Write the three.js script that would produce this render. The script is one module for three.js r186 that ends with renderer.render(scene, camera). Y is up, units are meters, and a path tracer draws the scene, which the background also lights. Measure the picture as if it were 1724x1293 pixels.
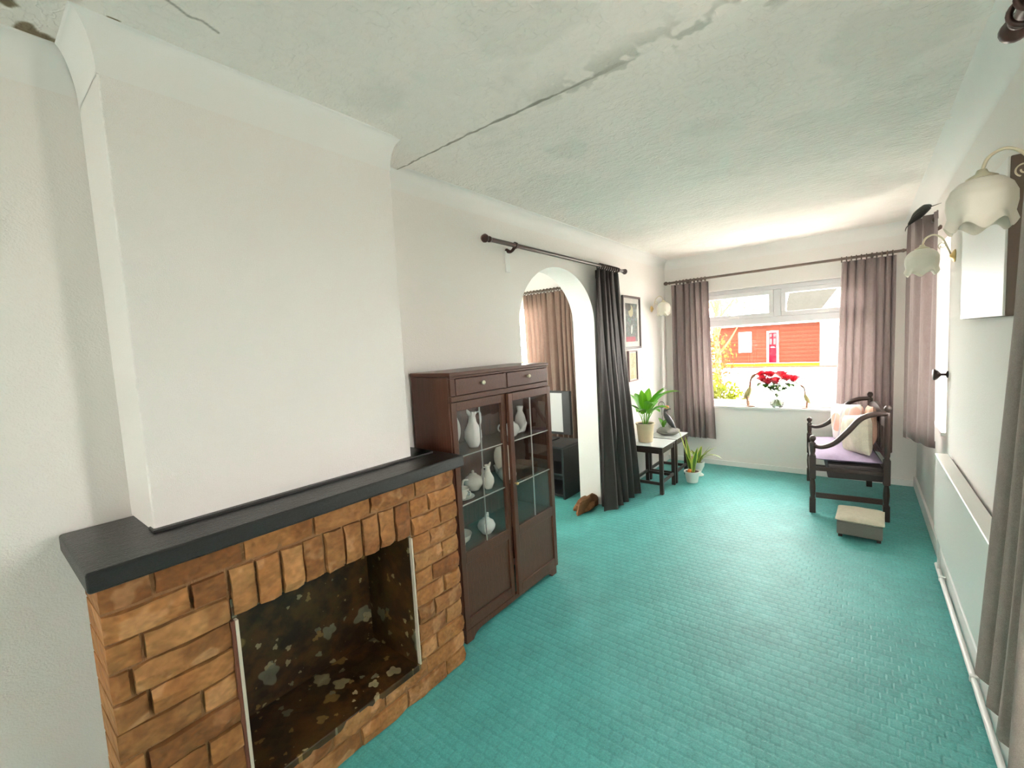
import * as THREE from 'three';
import { RoundedBoxGeometry } from 'three/addons/geometries/RoundedBoxGeometry.js';
import { mergeGeometries, mergeVertices, toCreasedNormals } from 'three/addons/utils/BufferGeometryUtils.js';
import { RectAreaLightUniformsLib } from 'three/addons/lights/RectAreaLightUniformsLib.js';

// ---------------------------------------------------------------- camera, sky, sun, daylight, exposure
const scene = new THREE.Scene();
const camera = new THREE.PerspectiveCamera(82.161, 1724 / 1293, 0.02, 200);
{
  const right = new THREE.Vector3(0.784093, -0.054160, -0.618276);
  const up = new THREE.Vector3(-0.008787, 0.995117, -0.098314);
  const back = new THREE.Vector3(0.620582, 0.082520, 0.779788);
  const m = new THREE.Matrix4().makeBasis(right, up, back);
  camera.quaternion.setFromRotationMatrix(m);
  camera.position.set(0, 1.45, 0);
}
const SKY = new THREE.Color().setRGB(1.0, .96, .91);
scene.background = SKY;
scene.backgroundIntensity = 16.0;
const sun = new THREE.DirectionalLight(new THREE.Color().setRGB(1, 0.94, 0.84), 3.0);
sun.position.set(-16, 10, -8); sun.target.position.set(-1, 0, -12); sun.castShadow = true; sun.shadow.radius = 2;
Object.assign(sun.shadow.camera, { left: -25, right: 25, top: 25, bottom: -25, near: 0.5, far: 90 });
scene.add(sun, sun.target);
RectAreaLightUniformsLib.init();
// daylight coming in at the two windows beside and behind the camera: one area light in each opening, as large as its glass
function windowLight(name, w, h, pos, look, color, intensity) {
  const l = new THREE.RectAreaLight(color, intensity, w, h); l.name = name;
  l.position.set(...pos); l.lookAt(...look); scene.add(l);
}
const DAY = new THREE.Color().setRGB(1, .955, .885);
windowLight('daylight_rear_window', .62, .95, [-.075, 1.50, 4.03], [-.075, 1.5, -1], DAY, 8.0);
windowLight('daylight_side_room', .8, .8, [-3.1, 1.5, -1.36], [-3.1, 1.5, -4], DAY, 8.0);
const EXPOSURE = 2.0;

// ---------------------------------------------------------------- helpers
const CEIL = 2.355, XL = -1.82, XR = 0.40, ZF = -5.27, ZB = 4.0;
let seed = 7;
const rnd = () => { seed = (seed * 1664525 + 1013904223) >>> 0; return seed / 4294967296; };
const rr = (a, b) => a + (b - a) * rnd();
const V = (x, y, z) => new THREE.Vector3(x, y, z);
const taken = new Map();
function numbered(n) { const k = taken.get(n) ?? 0; taken.set(n, k + 1); return k ? n + '_' + String(k).padStart(3, '0') : n; }
function sh(o) { o.castShadow = true; o.receiveShadow = true; return o; }
function part(name, geo, mat, parent) { const m = sh(new THREE.Mesh(geo, mat)); m.name = name; parent.add(m); return m; }
function tag(o, label, category, group, kind) {
  o.userData.label = label; o.userData.category = category;
  if (group) o.userData.group = group;
  if (kind) o.userData.kind = kind;
  return o;
}
function thing(name, label, category, pos = [0, 0, 0], turn = 0, group) {
  const g = new THREE.Group(); g.name = numbered(name); g.position.set(...pos); g.rotation.y = turn; scene.add(g);
  return tag(g, label, category, group);
}
function solo(name, geo, mat, label, category, group, kind) { const m = sh(new THREE.Mesh(geo, mat)); m.name = numbered(name); scene.add(m); return tag(m, label, category, group, kind); }
const struct = (name, geo, mat, label, category) => solo(name, geo, mat, label, category, null, 'structure');
function structGroup(name, label, category) { const g = new THREE.Group(); g.name = numbered(name); scene.add(g); return tag(g, label, category, null, 'structure'); }
// a box from corner to corner, edges rounded by r
function bx(x0, x1, y0, y1, z0, z1, r = 0.004) {
  const w = Math.abs(x1 - x0), h = Math.abs(y1 - y0), d = Math.abs(z1 - z0);
  const g = r > 0 ? new RoundedBoxGeometry(w, h, d, 2, Math.min(r, w / 2.01, h / 2.01, d / 2.01)) : new THREE.BoxGeometry(w, h, d);
  g.translate((x0 + x1) / 2, (y0 + y1) / 2, (z0 + z1) / 2);
  return g;
}
function merge(list) { return mergeGeometries(list.map((g) => { const q = g.index ? g.toNonIndexed() : g; for (const k of Object.keys(q.attributes)) if (!['position', 'normal', 'uv'].includes(k)) q.deleteAttribute(k); return q; })); }
function lathe(pts, seg = 32) { return new THREE.LatheGeometry(pts.map((p) => new THREE.Vector2(p[0], p[1])), seg); }
function tube(pts, r, seg = 24, rad = 8) { return new THREE.TubeGeometry(new THREE.CatmullRomCurve3(pts), seg, r, rad, false); }
// a body swept along a curve with its own radius (and flattening) at every point
function sweep(pts, radii, seg = 40, rad = 14, flat = 1) {
  const c = new THREE.CatmullRomCurve3(pts), fr = c.computeFrenetFrames(seg, false), pos = [], uv = [], idx = [];
  const rc = new THREE.CatmullRomCurve3(radii.map((r, i) => V(r, i, 0)));
  for (let i = 0; i <= seg; i++) {
    const t = i / seg, p = c.getPoint(t), r = Math.max(0.0004, rc.getPoint(t).x);
    for (let j = 0; j <= rad; j++) {
      const a = j / rad * Math.PI * 2, q = p.clone().addScaledVector(fr.normals[i], Math.cos(a) * r).addScaledVector(fr.binormals[i], Math.sin(a) * r * flat);
      pos.push(q.x, q.y, q.z); uv.push(j / rad, t);
    }
  }
  for (let i = 0; i < seg; i++) for (let j = 0; j < rad; j++) { const a = i * (rad + 1) + j, b = a + rad + 1; idx.push(a, b, a + 1, b, b + 1, a + 1); }
  const ends = [[0, -1], [seg, 1]];
  for (const [i, s] of ends) {
    const k = pos.length / 3, p = c.getPoint(i / seg); pos.push(p.x, p.y, p.z); uv.push(0.5, i / seg);
    for (let j = 0; j < rad; j++) { const a = i * (rad + 1) + j; s < 0 ? idx.push(k, a, a + 1) : idx.push(k, a + 1, a); }
  }
  const g = new THREE.BufferGeometry();
  g.setAttribute('position', new THREE.Float32BufferAttribute(pos, 3)); g.setAttribute('uv', new THREE.Float32BufferAttribute(uv, 2)); g.setIndex(idx); g.computeVertexNormals();
  return g;
}
function grid(nu, nv, f, close) {
  const pos = [], uv = [], idx = [];
  for (let j = 0; j <= nv; j++) for (let i = 0; i <= nu; i++) { const p = f(i / nu, j / nv); pos.push(p.x, p.y, p.z); uv.push(p.u ?? i / nu, p.v ?? j / nv); }
  for (let j = 0; j < nv; j++) for (let i = 0; i < nu; i++) { const a = j * (nu + 1) + i, b = a + nu + 1; idx.push(a, a + 1, b, b, a + 1, b + 1); }
  const g = new THREE.BufferGeometry();
  g.setAttribute('position', new THREE.Float32BufferAttribute(pos, 3)); g.setAttribute('uv', new THREE.Float32BufferAttribute(uv, 2)); g.setIndex(idx); g.computeVertexNormals();
  return g;
}
// a wall with openings: outline in (along, up), thickness t, the room face at d = t
function wallShape(a0, a1, y0, y1, holes) {
  const s = new THREE.Shape([[a0, y0], [a1, y0], [a1, y1], [a0, y1]].map((p) => new THREE.Vector2(...p)));
  for (const h of holes) s.holes.push(h);
  return s;
}
const rectHole = (a0, a1, y0, y1) => new THREE.Path([[a0, y0], [a0, y1], [a1, y1], [a1, y0]].map((p) => new THREE.Vector2(...p)));
const ext = (shape, t) => new THREE.ExtrudeGeometry(shape, { depth: t, bevelEnabled: false, curveSegments: 32 });

// ---------------------------------------------------------------- noise and textures
function makeNoise(n, s) {           // tileable value noise on an n x n lattice
  const t = new Float32Array(n * n); let q = s; for (let i = 0; i < n * n; i++) { q = (q * 1103515245 + 12345) >>> 0; t[i] = ((q >>> 8) & 0xffff) / 65535; }
  return (x, y) => {
    const xi = Math.floor(x), yi = Math.floor(y), fx = x - xi, fy = y - yi, u = fx * fx * (3 - 2 * fx), v = fy * fy * (3 - 2 * fy);
    const X0 = ((xi % n) + n) % n, X1 = (X0 + 1) % n, Y0 = ((yi % n) + n) % n * n, Y1 = ((yi + 1) % n + n) % n * n;
    return (t[X0 + Y0] * (1 - u) + t[X1 + Y0] * u) * (1 - v) + (t[X0 + Y1] * (1 - u) + t[X1 + Y1] * u) * v;
  };
}
const N = [16, 32, 64, 128, 256].map((n, i) => makeNoise(n, 99 + i * 17));
const fbm = (u, v, o = 5, o0 = 0) => { let s = 0, a = 1, t = 0; for (let i = o0; i < Math.min(5, o0 + o); i++) { const k = 16 << i; s += a * N[i](u * k, v * k); t += a; a *= 0.55; } return s / t; };
function tex(w, h, f, srgb) {
  const d = new Uint8Array(w * h * 4);
  for (let y = 0; y < h; y++) for (let x = 0; x < w; x++) { const c = f(x / w, y / h, x, y), i = (y * w + x) * 4; if (typeof c === 'number') { d[i] = d[i + 1] = d[i + 2] = Math.max(0, Math.min(255, c * 255)); } else { for (let k = 0; k < 3; k++) d[i + k] = Math.max(0, Math.min(255, c[k] * 255)); } d[i + 3] = 255; }
  const t = new THREE.DataTexture(d, w, h); t.magFilter = THREE.LinearFilter; t.minFilter = THREE.LinearMipmapLinearFilter; t.generateMipmaps = true; t.wrapS = t.wrapT = THREE.RepeatWrapping;
  if (srgb) t.colorSpace = THREE.SRGBColorSpace; t.needsUpdate = true; return t;
}
function rep(t, u, v = u) { const c = t.clone(); c.repeat.set(u, v); c.needsUpdate = true; return c; }
const sstep = (a, b, x) => { const t = Math.max(0, Math.min(1, (x - a) / (b - a))); return t * t * (3 - 2 * t); };
const mix3 = (a, b, t) => [a[0] + (b[0] - a[0]) * t, a[1] + (b[1] - a[1]) * t, a[2] + (b[2] - a[2]) * t];
const T = {
  plaster: tex(512, 512, (u, v) => 0.6 * fbm(u, v, 2, 3) + 0.4 * fbm(u + .3, v + .7, 3, 0)),
  artex: tex(1024, 1024, (u, v) => { const a = fbm(u, v, 3, 0), b = fbm(u + .37, v * 2, 3, 1), r = Math.abs(2 * fbm(u + .11, v + .53, 3, 1) - 1); return 0.35 * a + 0.35 * sstep(.42, .62, b) + 0.3 * (1 - sstep(0, .16, r)) ; }),
  fabric: tex(256, 256, (u, v, x, y) => 0.5 + 0.25 * Math.sin(x * Math.PI / 2) * Math.cos(y * Math.PI / 2) + 0.25 * (N[4](x, y) - .5)),
  fabricTone: tex(256, 256, (u, v, x, y) => { const k = 0.88 + 0.12 * N[4](x, y) - 0.06 + 0.06 * fbm(u, v, 2, 0); return [k, k, k]; }, true),
  woodDark: tex(512, 512, (u, v) => { const g = fbm(u * 6, v * .5, 4, 0), f = N[4](u * 256, v * 10); const k = .86 + .4 * (g - .5) + .14 * (f - .5); return [k, k * .97, k * .94]; }, true),
  brick: tex(512, 512, (u, v) => { const g = fbm(u, v, 4, 0), f = fbm(u + .4, v * 1.7, 2, 3), p = sstep(.62, .72, fbm(u * 1 + .21, v + .63, 3, 1)); let c = mix3([.64, .44, .24], [.80, .60, .38], g); c = mix3(c, [.46, .28, .13], .4 * sstep(.5, .75, fbm(u + .77, v + .19, 3, 0))); c = mix3(c, [.90, .72, .54], .5 * p); return [c[0] * (.86 + .28 * f), c[1] * (.86 + .28 * f), c[2] * (.86 + .28 * f)]; }, true),
  rough: tex(512, 512, (u, v) => .5 * fbm(u, v, 3, 1) + .5 * Math.abs(2 * fbm(u + .5, v + .2, 3, 0) - 1)),
  leaf: tex(128, 256, (u, v) => { const m = Math.abs(u - .5), vein = .5 + .5 * Math.sin((v * 60 - m * 30)); return mix3([.46, .72, .16], [.66, .88, .30], .35 * vein + .65 * (1 - sstep(0, .06, m))); }, true),
  variegated: tex(128, 256, (u, v) => { const e = sstep(.30, .36, Math.abs(u - .5) + .05 * (N[1](v * 20, 3) - .5)); return mix3([.30 + .15 * N[2](u * 10, v * 40), .52, .14], [.90, .92, .42], e); }, true),
};
// embossed carpet: rows of small raised scales
const carpetBump = tex(512, 512, (u, v, x, y) => {
  const n = 10, row = Math.floor(v * n), fv = v * n - row, fu = ((u * n + (row % 2) * .5) % 1 + 1) % 1;
  const e = Math.min(fu, 1 - fu) * 2.0, s = sstep(0.02, .32, e) * (0.25 + .75 * sstep(0, .3, fv) * (1 - sstep(.8, 1, fv)));
  return .25 + .45 * s + .3 * (N[4](x, y) * .6 + N[3](x * .6, y * .6) * .4 - .5);
});
const carpetTone = tex(1024, 1024, (u, v, x, y) => {
  const n = 40, row = Math.floor(v * n), fv = v * n - row, fu = ((u * n + (row % 2) * .5) % 1 + 1) % 1;
  const e = Math.min(fu, 1 - fu) * 2.0, s = sstep(0.02, .3, e) * (sstep(0, .25, fv) * (1 - sstep(.8, 1, fv)));
  const a = fbm(u, v, 3, 0), k = .885 + .03 * s + .14 * (a - .5) + .14 * (N[4](x * .5, y * .5) - .5), w = sstep(.66, .8, fbm(u + .3, v + .8, 2, 1));
  let c = [.335 * k, .70 * k, .68 * k]; c = mix3(c, [.46, .76, .75], .2 * w);
  if (N[4](x * .37 + 5, y * .37) > .985) c = mix3(c, [.8, .9, .88], .6);
  return c;
}, true);
// polished conglomerate stone in the fireplace: dark brown ground with pale angular pebbles
const stoneTex = (() => {
  const peb = []; let s = 41; const q = () => { s = (s * 1664525 + 1013904223) >>> 0; return s / 4294967296; };
  for (let i = 0; i < 190; i++) { const r = i < 20 ? .022 + .026 * q() : .002 + .013 * q() ** 2; peb.push([q(), q(), r, .5 + .9 * q(), q() * 3.14, q()]); }
  return tex(1024, 1024, (u, v) => {
    const g = fbm(u, v, 4, 0); let c = mix3([.17, .11, .045], [.33, .22, .09], sstep(.25, .8, g));
    c = mix3(c, [.28, .25, .11], .4 * sstep(.55, .7, fbm(u + .2, v + .6, 3, 0)));
    for (const [a, b, r, as, ro, t] of peb) {
      let dx = u - a, dy = v - b; dx -= Math.round(dx); dy -= Math.round(dy);
      if (Math.abs(dx) > r * 2 || Math.abs(dy) > r * 2) continue;
      const x = dx * Math.cos(ro) + dy * Math.sin(ro), y = -dx * Math.sin(ro) + dy * Math.cos(ro), an = Math.atan2(y, x), d = Math.hypot(x, y * as) / (r * (1 + .18 * Math.sin(3 * an + t * 9) + .12 * Math.sin(5 * an + t * 20)));
      if (d < 1) { const k = t < .35 ? [.62, .58, .44] : t < .7 ? [.52, .42, .24] : [.46, .46, .38]; c = mix3(c, [k[0] * (.8 + .4 * g), k[1] * (.8 + .4 * g), k[2] * (.8 + .4 * g)], sstep(1, .85, d) * .9); }
    }
    return c;
  }, true);
})();

const rgb = (r, g, b) => new THREE.Color().setRGB(r, g, b);
const std = (o) => new THREE.MeshStandardMaterial(o), phy = (o) => new THREE.MeshPhysicalMaterial(o);
const M = {
  wall: std({ color: rgb(.855, .825, .785), roughness: .85, bumpMap: rep(T.plaster, 2.2), bumpScale: .0012 }),
  paper: std({ color: rgb(.855, .825, .79), roughness: .75, bumpMap: rep(T.plaster, 5, 5), bumpScale: .002 }),
  white: std({ color: rgb(.84, .84, .81), roughness: .4 }),
  cove: std({ color: rgb(.86, .85, .82), roughness: .7 }),
  upvc: std({ color: rgb(.76, .77, .78), roughness: .3 }),
  glass: phy({ color: rgb(1, 1, 1), roughness: 0.02, transmission: 1, thickness: 0, ior: 1.45 }),
  carpet: phy({ color: rgb(1, 1, 1), map: rep(carpetTone, 1 / 1.8), roughness: .55, bumpMap: rep(carpetBump, 1 / .45), bumpScale: .0026, sheen: 1, sheenColor: rgb(.78, .95, .97), sheenRoughness: .45, specularIntensity: .9 }),
  brick: [0, 1, 2, 3].map((i) => { const k = [[1, .95, .9], [.88, .78, .7], [1.04, .93, .82], [.62, .48, .38]][i]; return std({ color: rgb(...k.map((x) => x * .74)), map: (() => { const t = rep(T.brick, .5); t.offset.set(i * .27, i * .4); return t; })(), roughness: .85, bumpMap: rep(T.rough, 1.2), bumpScale: .012 }); }),
  mortar: std({ color: rgb(.30, .155, .065), roughness: .95, bumpMap: rep(T.rough, 4), bumpScale: .004 }),
  slate: std({ color: rgb(.010, .010, .0095), roughness: .3, bumpMap: rep(T.plaster, 1.5), bumpScale: .002 }),
  stone: std({ map: rep(stoneTex, 1.25), roughness: .4 }),
  strip: std({ color: rgb(.70, .62, .50), roughness: .4, metalness: .25 }),
  stripRed: std({ color: rgb(.16, .055, .03), roughness: .6 }),
  wood: std({ color: rgb(.130, .054, .033), map: rep(T.woodDark, 1.2), roughness: .33 }),
  woodMid: std({ color: rgb(.050, .031, .026), map: rep(T.woodDark, 1.5), roughness: .38 }),
  lead: std({ color: rgb(.42, .42, .40), roughness: .4, metalness: .6 }),
  brass: std({ color: rgb(.72, .55, .26), roughness: .3, metalness: 1 }),
  brassPale: std({ color: rgb(.72, .66, .50), roughness: .35, metalness: .6 }),
  shade: phy({ color: rgb(.90, .86, .76), roughness: .5, transmission: .2, thickness: 0 }),
  china: std({ color: rgb(.80, .77, .66), roughness: .2 }),
  chinaWhite: std({ color: rgb(.85, .85, .80), roughness: .18 }),
  dark: std({ color: rgb(.014, .014, .015), roughness: .45 }),
  rodDark: std({ color: rgb(.055, .028, .022), roughness: .3 }),
  rodMid: std({ color: rgb(.15, .105, .08), roughness: .35 }),
  terracotta: std({ color: rgb(.55, .26, .12), roughness: .8 }),
};
const fabric = (c, o = {}) => phy({ color: rgb(...c), map: rep(T.fabricTone, 3), roughness: .95, bumpMap: rep(T.fabric, 8), bumpScale: .0015, side: THREE.DoubleSide, ...o });
M.curtainMauve = fabric([.34, .265, .255], { transmission: .2, thickness: 0 });
M.curtainDark = fabric([.032, .022, .019], { roughness: .6, sheen: .2, sheenColor: rgb(.5, .38, .3), sheenRoughness: .4 });
M.curtainGrey = fabric([.50, .435, .39]);
M.curtainTan = fabric([.36, .235, .18], { transmission: .25, thickness: 0 });

// ---------------------------------------------------------------- the room
{
  const g = new THREE.BoxGeometry(5.3, .2, 9.9); g.translate(-2.15, -.1, -.5);
  const p = g.attributes.position, uv = g.attributes.uv; for (let i = 0; i < p.count; i++) uv.setXY(i, p.getX(i), -p.getZ(i));
  struct('floor', g, M.carpet, 'turquoise embossed fitted carpet running the length of the room', 'carpet');
}
{ // ceiling: combed plaster with an uneven seam where an old wall was taken out
  const x0 = XL - .02, x1 = XR + .02, z0 = ZF - .02, z1 = ZB + .02, W = x1 - x0, L = z1 - z0;
  const g = grid(140, 540, (u, v) => {
    const x = x0 + u * W, z = z0 + v * L, a = fbm(x * .11 + .5, z * .11 + .5, 3, 0) - .5, b = fbm(x * .3, z * .3, 3, 1) - .5;
    const seam = -1.43 + .02 * (N[1](x * 4, 2) - .5), fade = 1 - sstep(-.55, .1, x);
    const step = .012 * Math.exp(-(((z - seam) / .045) ** 2)) + .010 * sstep(seam - .012, seam + .004, z) * (1 - sstep(seam, seam + .5, z));
    const y = CEIL - .004 - .006 * a - .006 * b - .5 * step * (.25 + .75 * fade);
    const p = V(x, y, z); p.u = u; p.v = v; return p;
  });
  const cm = tex(512, 2048, (u, v) => {
    const x = x0 + u * W, z = z0 + v * L; let c = [.97, .948, .925];
    const d = Math.abs(z + 1.43 - .02 * (N[1](x * 4, 2) - .5) + .008 * (N[3](x * 40, 5) - .5)), w = .006 + .012 * N[2](x * 22, 1) * sstep(-1.9, -.9, x), on = 1 - sstep(-.95, -.45, x);
    const blot = sstep(.5, .66, fbm(x * .22 + .3, z * .22 + .1, 4, 0)), near = Math.exp(-(((z + 1.5 + .22 * (x + 1)) / .55) ** 2));
    c = mix3(c, [.80, .805, .77], .3 * blot * (.35 + .65 * near));
    const rag = sstep(.52, .60, fbm(x * .5, z * .5, 3, 1)) * Math.exp(-(((z + 1.43) / .07) ** 2)) * sstep(-1.2, -.6, x) * (1 - sstep(.1, .35, x));
    c = mix3(c, [.58, .585, .53], .4 * rag);
    c = mix3(c, [.42, .40, .34], .6 * on * (1 - sstep(w * .4, w, d)));
    if (x < -1.52 && z > -.36 && z < 0.0) c = mix3(c, [.40, .34, .22], .8 * sstep(.60, .70, fbm(x * .9, z * .9, 3, 0)));
    const crackB = Math.abs((x + 1.36) - .25 * (z + .42) + .02 * (N[2](z * 30, 7) - .5)); if (z > -.54 && z < -.40) c = mix3(c, [.45, .44, .39], .5 * (1 - sstep(.002, .006, crackB)));
    return c;
  }, true);
  const slab = new THREE.BoxGeometry(5.4, .22, 10.0); slab.translate(-2.15, CEIL + .13, -.5);
  const ceilM = std({ map: cm, roughness: .9, bumpMap: rep(T.artex, W / 1.1, L / 1.1), bumpScale: .0042 });
  struct('ceiling', g, ceilM, 'pale textured plaster ceiling with a cracked seam', 'ceiling');
  struct('roof_slab', slab, M.wall, 'white roof slab above the ceiling', 'roof');
}
// left wall with the archway
const ARCH = { s0: 2.41, s1: 3.48, spring: 1.62, top: 2.04 };
{
  const h = new THREE.Path(), c = (ARCH.s0 + ARCH.s1) / 2, hw = (ARCH.s1 - ARCH.s0) / 2;
  h.moveTo(ARCH.s0, 0.0); h.lineTo(ARCH.s0, ARCH.spring);
  for (let i = 1; i < 40; i++) { const a = Math.PI - i / 40 * Math.PI; h.lineTo(c + hw * Math.cos(a), ARCH.spring + (ARCH.top - ARCH.spring) * Math.sin(a)); }
  h.lineTo(ARCH.s1, ARCH.spring); h.lineTo(ARCH.s1, 0.0);
  const s = new THREE.Shape([[-ZB - .2, 0], [ARCH.s0, 0]].map((p) => new THREE.Vector2(...p)));
  for (const p of h.getPoints().slice(1)) s.lineTo(p.x, p.y);
  s.lineTo(-ZF + .25, 0); s.lineTo(-ZF + .25, CEIL + .05); s.lineTo(-ZB - .2, CEIL + .05);
  const g = ext(s, .21); g.rotateY(Math.PI / 2); g.translate(XL - .21, 0, 0);
  struct('wall_left', g, M.wall, 'white plastered wall with a round-headed archway', 'wall');
}
const W1 = { x0: -1.52, x1: .12, y0: .675, y1: 1.945 };     // window in the far wall
{ const g = ext(wallShape(XL - .25, XR + .25, -.6, CEIL + .05, [rectHole(W1.x0, W1.x1, W1.y0, W1.y1)]), .25); g.translate(0, 0, ZF - .25); struct('wall_far', g, M.wall, 'white wall with the wide window above the sill', 'wall'); }
const W2 = { s0: 3.62, s1: 4.04, y0: .80, y1: 1.97 }, W3 = { s0: -.05, s1: 1.30, y0: .85, y1: 1.95 };
{ const g = ext(wallShape(-ZB - .2, -ZF + .25, -.6, CEIL + .05, [rectHole(W2.s0, W2.s1, W2.y0, W2.y1), rectHole(W3.s0, W3.s1, W3.y0, W3.y1)]), .25); g.rotateY(Math.PI / 2); g.translate(XR, 0, 0); struct('wall_right', g, M.wall, 'long white wall with the radiator and wall lamps', 'wall'); }
const W5 = { x0: -.45, x1: .30, y0: .95, y1: 2.05 };
{ const g = ext(wallShape(XL - .2, XR + .25, -.1, CEIL + .05, [rectHole(W5.x0, W5.x1, W5.y0, W5.y1)]), .2); g.translate(0, 0, ZB); struct('wall_rear', g, M.wall, 'white rear wall with a small window', 'wall'); }
{ // chimney breast, with the flue cavity below the mantel
  const CX = -1.565, z0 = -.305, z1 = -1.22;
  const g = merge([bx(XL - .02, CX, .98, CEIL, z1, z0, .006), bx(XL - .02, -1.60, 0, .98, -.37, z0, .004), bx(XL - .02, -1.60, 0, .98, z1, -1.135, .004), bx(XL - .02, -1.60, .78, .98, -1.135, -.37, .004)]);
  const uv = g.attributes.uv, p = g.attributes.position; for (let i = 0; i < p.count; i++) uv.setXY(i, p.getZ(i) + p.getX(i), p.getY(i));
  struct('wall_chimney', g, M.paper, 'papered chimney breast above the brick fireplace', 'chimney');
}
{ // cornice: concave cove round the whole room
  const P = [[XL, ZB], [XL, -.305], [-1.565, -.305], [-1.565, -1.22], [XL, -1.22], [XL, ZF], [XR, ZF], [XR, ZB]], O = [.075, .045, .04, .05, .075, .09, .11, .09], D = [.10, .13, .13, .13, .09, .10, .075, .09];
  const nrm = P.map((p, i) => { const q = P[(i + 1) % 8], dx = q[0] - p[0], dz = q[1] - p[1], l = Math.hypot(dx, dz); return [-dz / l, dx / l]; }), K = 10, rows = [];
  const prof = (i, k) => { const a = k / K * Math.PI / 2; return O[i] * (1 - Math.cos(a)) + .0012; };
  for (let k = 0; k <= K; k++) rows.push(P.map((p, i) => { const h = (i + 7) % 8, d1 = prof(h, k), d2 = prof(i, k), n1 = nrm[h], n2 = nrm[i]; return [p[0] + n1[0] * d1 + n2[0] * d2, p[1] + n1[1] * d1 + n2[1] * d2]; }));
  const list = [];
  for (let i = 0; i < 8; i++) list.push(grid(1, K + 1, (u, v) => {
    const j = (i + (u > .5 ? 1 : 0)) % 8, kk = Math.round(v * (K + 1)), k = Math.min(K, kk), a = k / K * Math.PI / 2; const y = kk > K ? CEIL + .01 : CEIL - D[i] * (1 - Math.sin(a)) - .006;
    return V(rows[k][j][0], y, rows[k][j][1]);
  }));
  struct('trim_1', merge(list), M.cove, 'white coved cornice between walls and ceiling', 'cornice');
}
struct('baseboard_far', bx(XL, XR - .02, 0, .055, ZF, ZF + .018), M.white, 'low white skirting board below the window', 'skirting');
struct('baseboard_right', bx(XR - .018, XR, 0, .10, ZF + .02, ZB - .01), M.white, 'white skirting board under the radiator', 'skirting');
struct('baseboard_left', merge([bx(XL, XL + .015, 0, .055, ZF + .02, -3.5), bx(XL, XL + .015, 0, .055, -2.39, -1.24)]), M.white, 'low white skirting board beside the archway', 'skirting');

// windows: white plastic frames with real panes
function fbar(g, name, x0, x1, y0, y1, z0, z1) { return part(name, bx(x0, x1, y0, y1, z0, z1, .006), M.upvc, g); }
{
  const g = structGroup('window_1', 'wide white framed window with two top lights', 'window'), zA = -5.42, zB = -5.35, mx = -.685, { x0, x1, y0, y1 } = W1;
  fbar(g, 'frame_bar', x0, x1, y1 - .045, y1, zA, zB); fbar(g, 'frame_bar', x0, x1, y0, y0 + .055, zA, zB); fbar(g, 'frame_bar', x0, x0 + .055, y0 + .055, y1 - .045, zA, zB); fbar(g, 'frame_bar', x1 - .055, x1, y0 + .055, y1 - .045, zA, zB);
  fbar(g, 'transom', x0 + .055, x1 - .055, 1.555, 1.625, zA, zB); fbar(g, 'mullion', mx - .035, mx + .035, 1.625, y1 - .045, zA, zB);
  for (const [a, b] of [[x0 + .055, mx - .035], [mx + .035, x1 - .055]]) {
    const s = part('top_light_sash', merge([bx(a, b, 1.855, 1.90, zA + .01, zB + .022, .005), bx(a, b, 1.625, 1.668, zA + .01, zB + .022, .005), bx(a, a + .042, 1.668, 1.855, zA + .01, zB + .022, .005), bx(b - .042, b, 1.668, 1.855, zA + .01, zB + .022, .005)]), M.upvc, g);
    part('pane', bx(a + .03, b - .03, 1.655, 1.868, -5.386, -5.382, 0), M.glass, s);
    part('window_handle', merge([bx((a + b) / 2 - .05, (a + b) / 2 + .05, 1.632, 1.645, zB + .022, zB + .04, .004)]), M.white, s);
  }
  part('pane', bx(x0 + .05, x1 - .05, y0 + .05, 1.56, -5.386, -5.382, 0), M.glass, g);
  part('window_board', bx(x0 - .02, x1 + .02, y0 - .022, y0 + .003, -5.36, ZF + .035, .006), M.white, g);
}
{
  const g = structGroup('window_2', 'side window half hidden behind the hanging curtain', 'window'), a = XR + .12, b = XR + .18;
  const bar = (z0, z1, y0, y1, n = 'frame_bar') => part(n, bx(a, b, y0, y1, -z1, -z0, .006), M.upvc, g);
  bar(W2.s0, W2.s1, W2.y1 - .05, W2.y1); bar(W2.s0, W2.s1, W2.y0, W2.y0 + .05); bar(W2.s0, W2.s0 + .05, W2.y0 + .05, W2.y1 - .05); bar(W2.s1 - .05, W2.s1, W2.y0 + .05, W2.y1 - .05);
  for (const [p, q] of [[W2.s0 + .05, W2.s1 - .05]]) part('pane', bx(a + .03, a + .034, W2.y0 + .04, W2.y1 - .04, -q, -p, 0), M.glass, g);
  part('window_board', bx(XR - .02, a, W2.y0 - .02, W2.y0 + .004, -W2.s1, -W2.s0, .005), M.white, g);
}
{
  const g = structGroup('window_3', 'wide side window behind the grey curtain', 'window'), a = XR + .12, b = XR + .18;
  const bar = (s0, s1, y0, y1, n = 'frame_bar') => part(n, bx(a, b, y0, y1, -s1, -s0, .006), M.upvc, g);
  bar(W3.s0, W3.s1, W3.y1 - .05, W3.y1); bar(W3.s0, W3.s1, W3.y0, W3.y0 + .05); bar(W3.s0, W3.s0 + .05, W3.y0 + .05, W3.y1 - .05); bar(W3.s1 - .05, W3.s1, W3.y0 + .05, W3.y1 - .05); bar(.60, .66, W3.y0 + .05, W3.y1 - .05, 'mullion');
  for (const [p, q] of [[W3.s0 + .05, .60], [.66, W3.s1 - .05]]) part('pane', bx(a + .03, a + .034, W3.y0 + .04, W3.y1 - .04, -q, -p, 0), M.glass, g);
}
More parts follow.
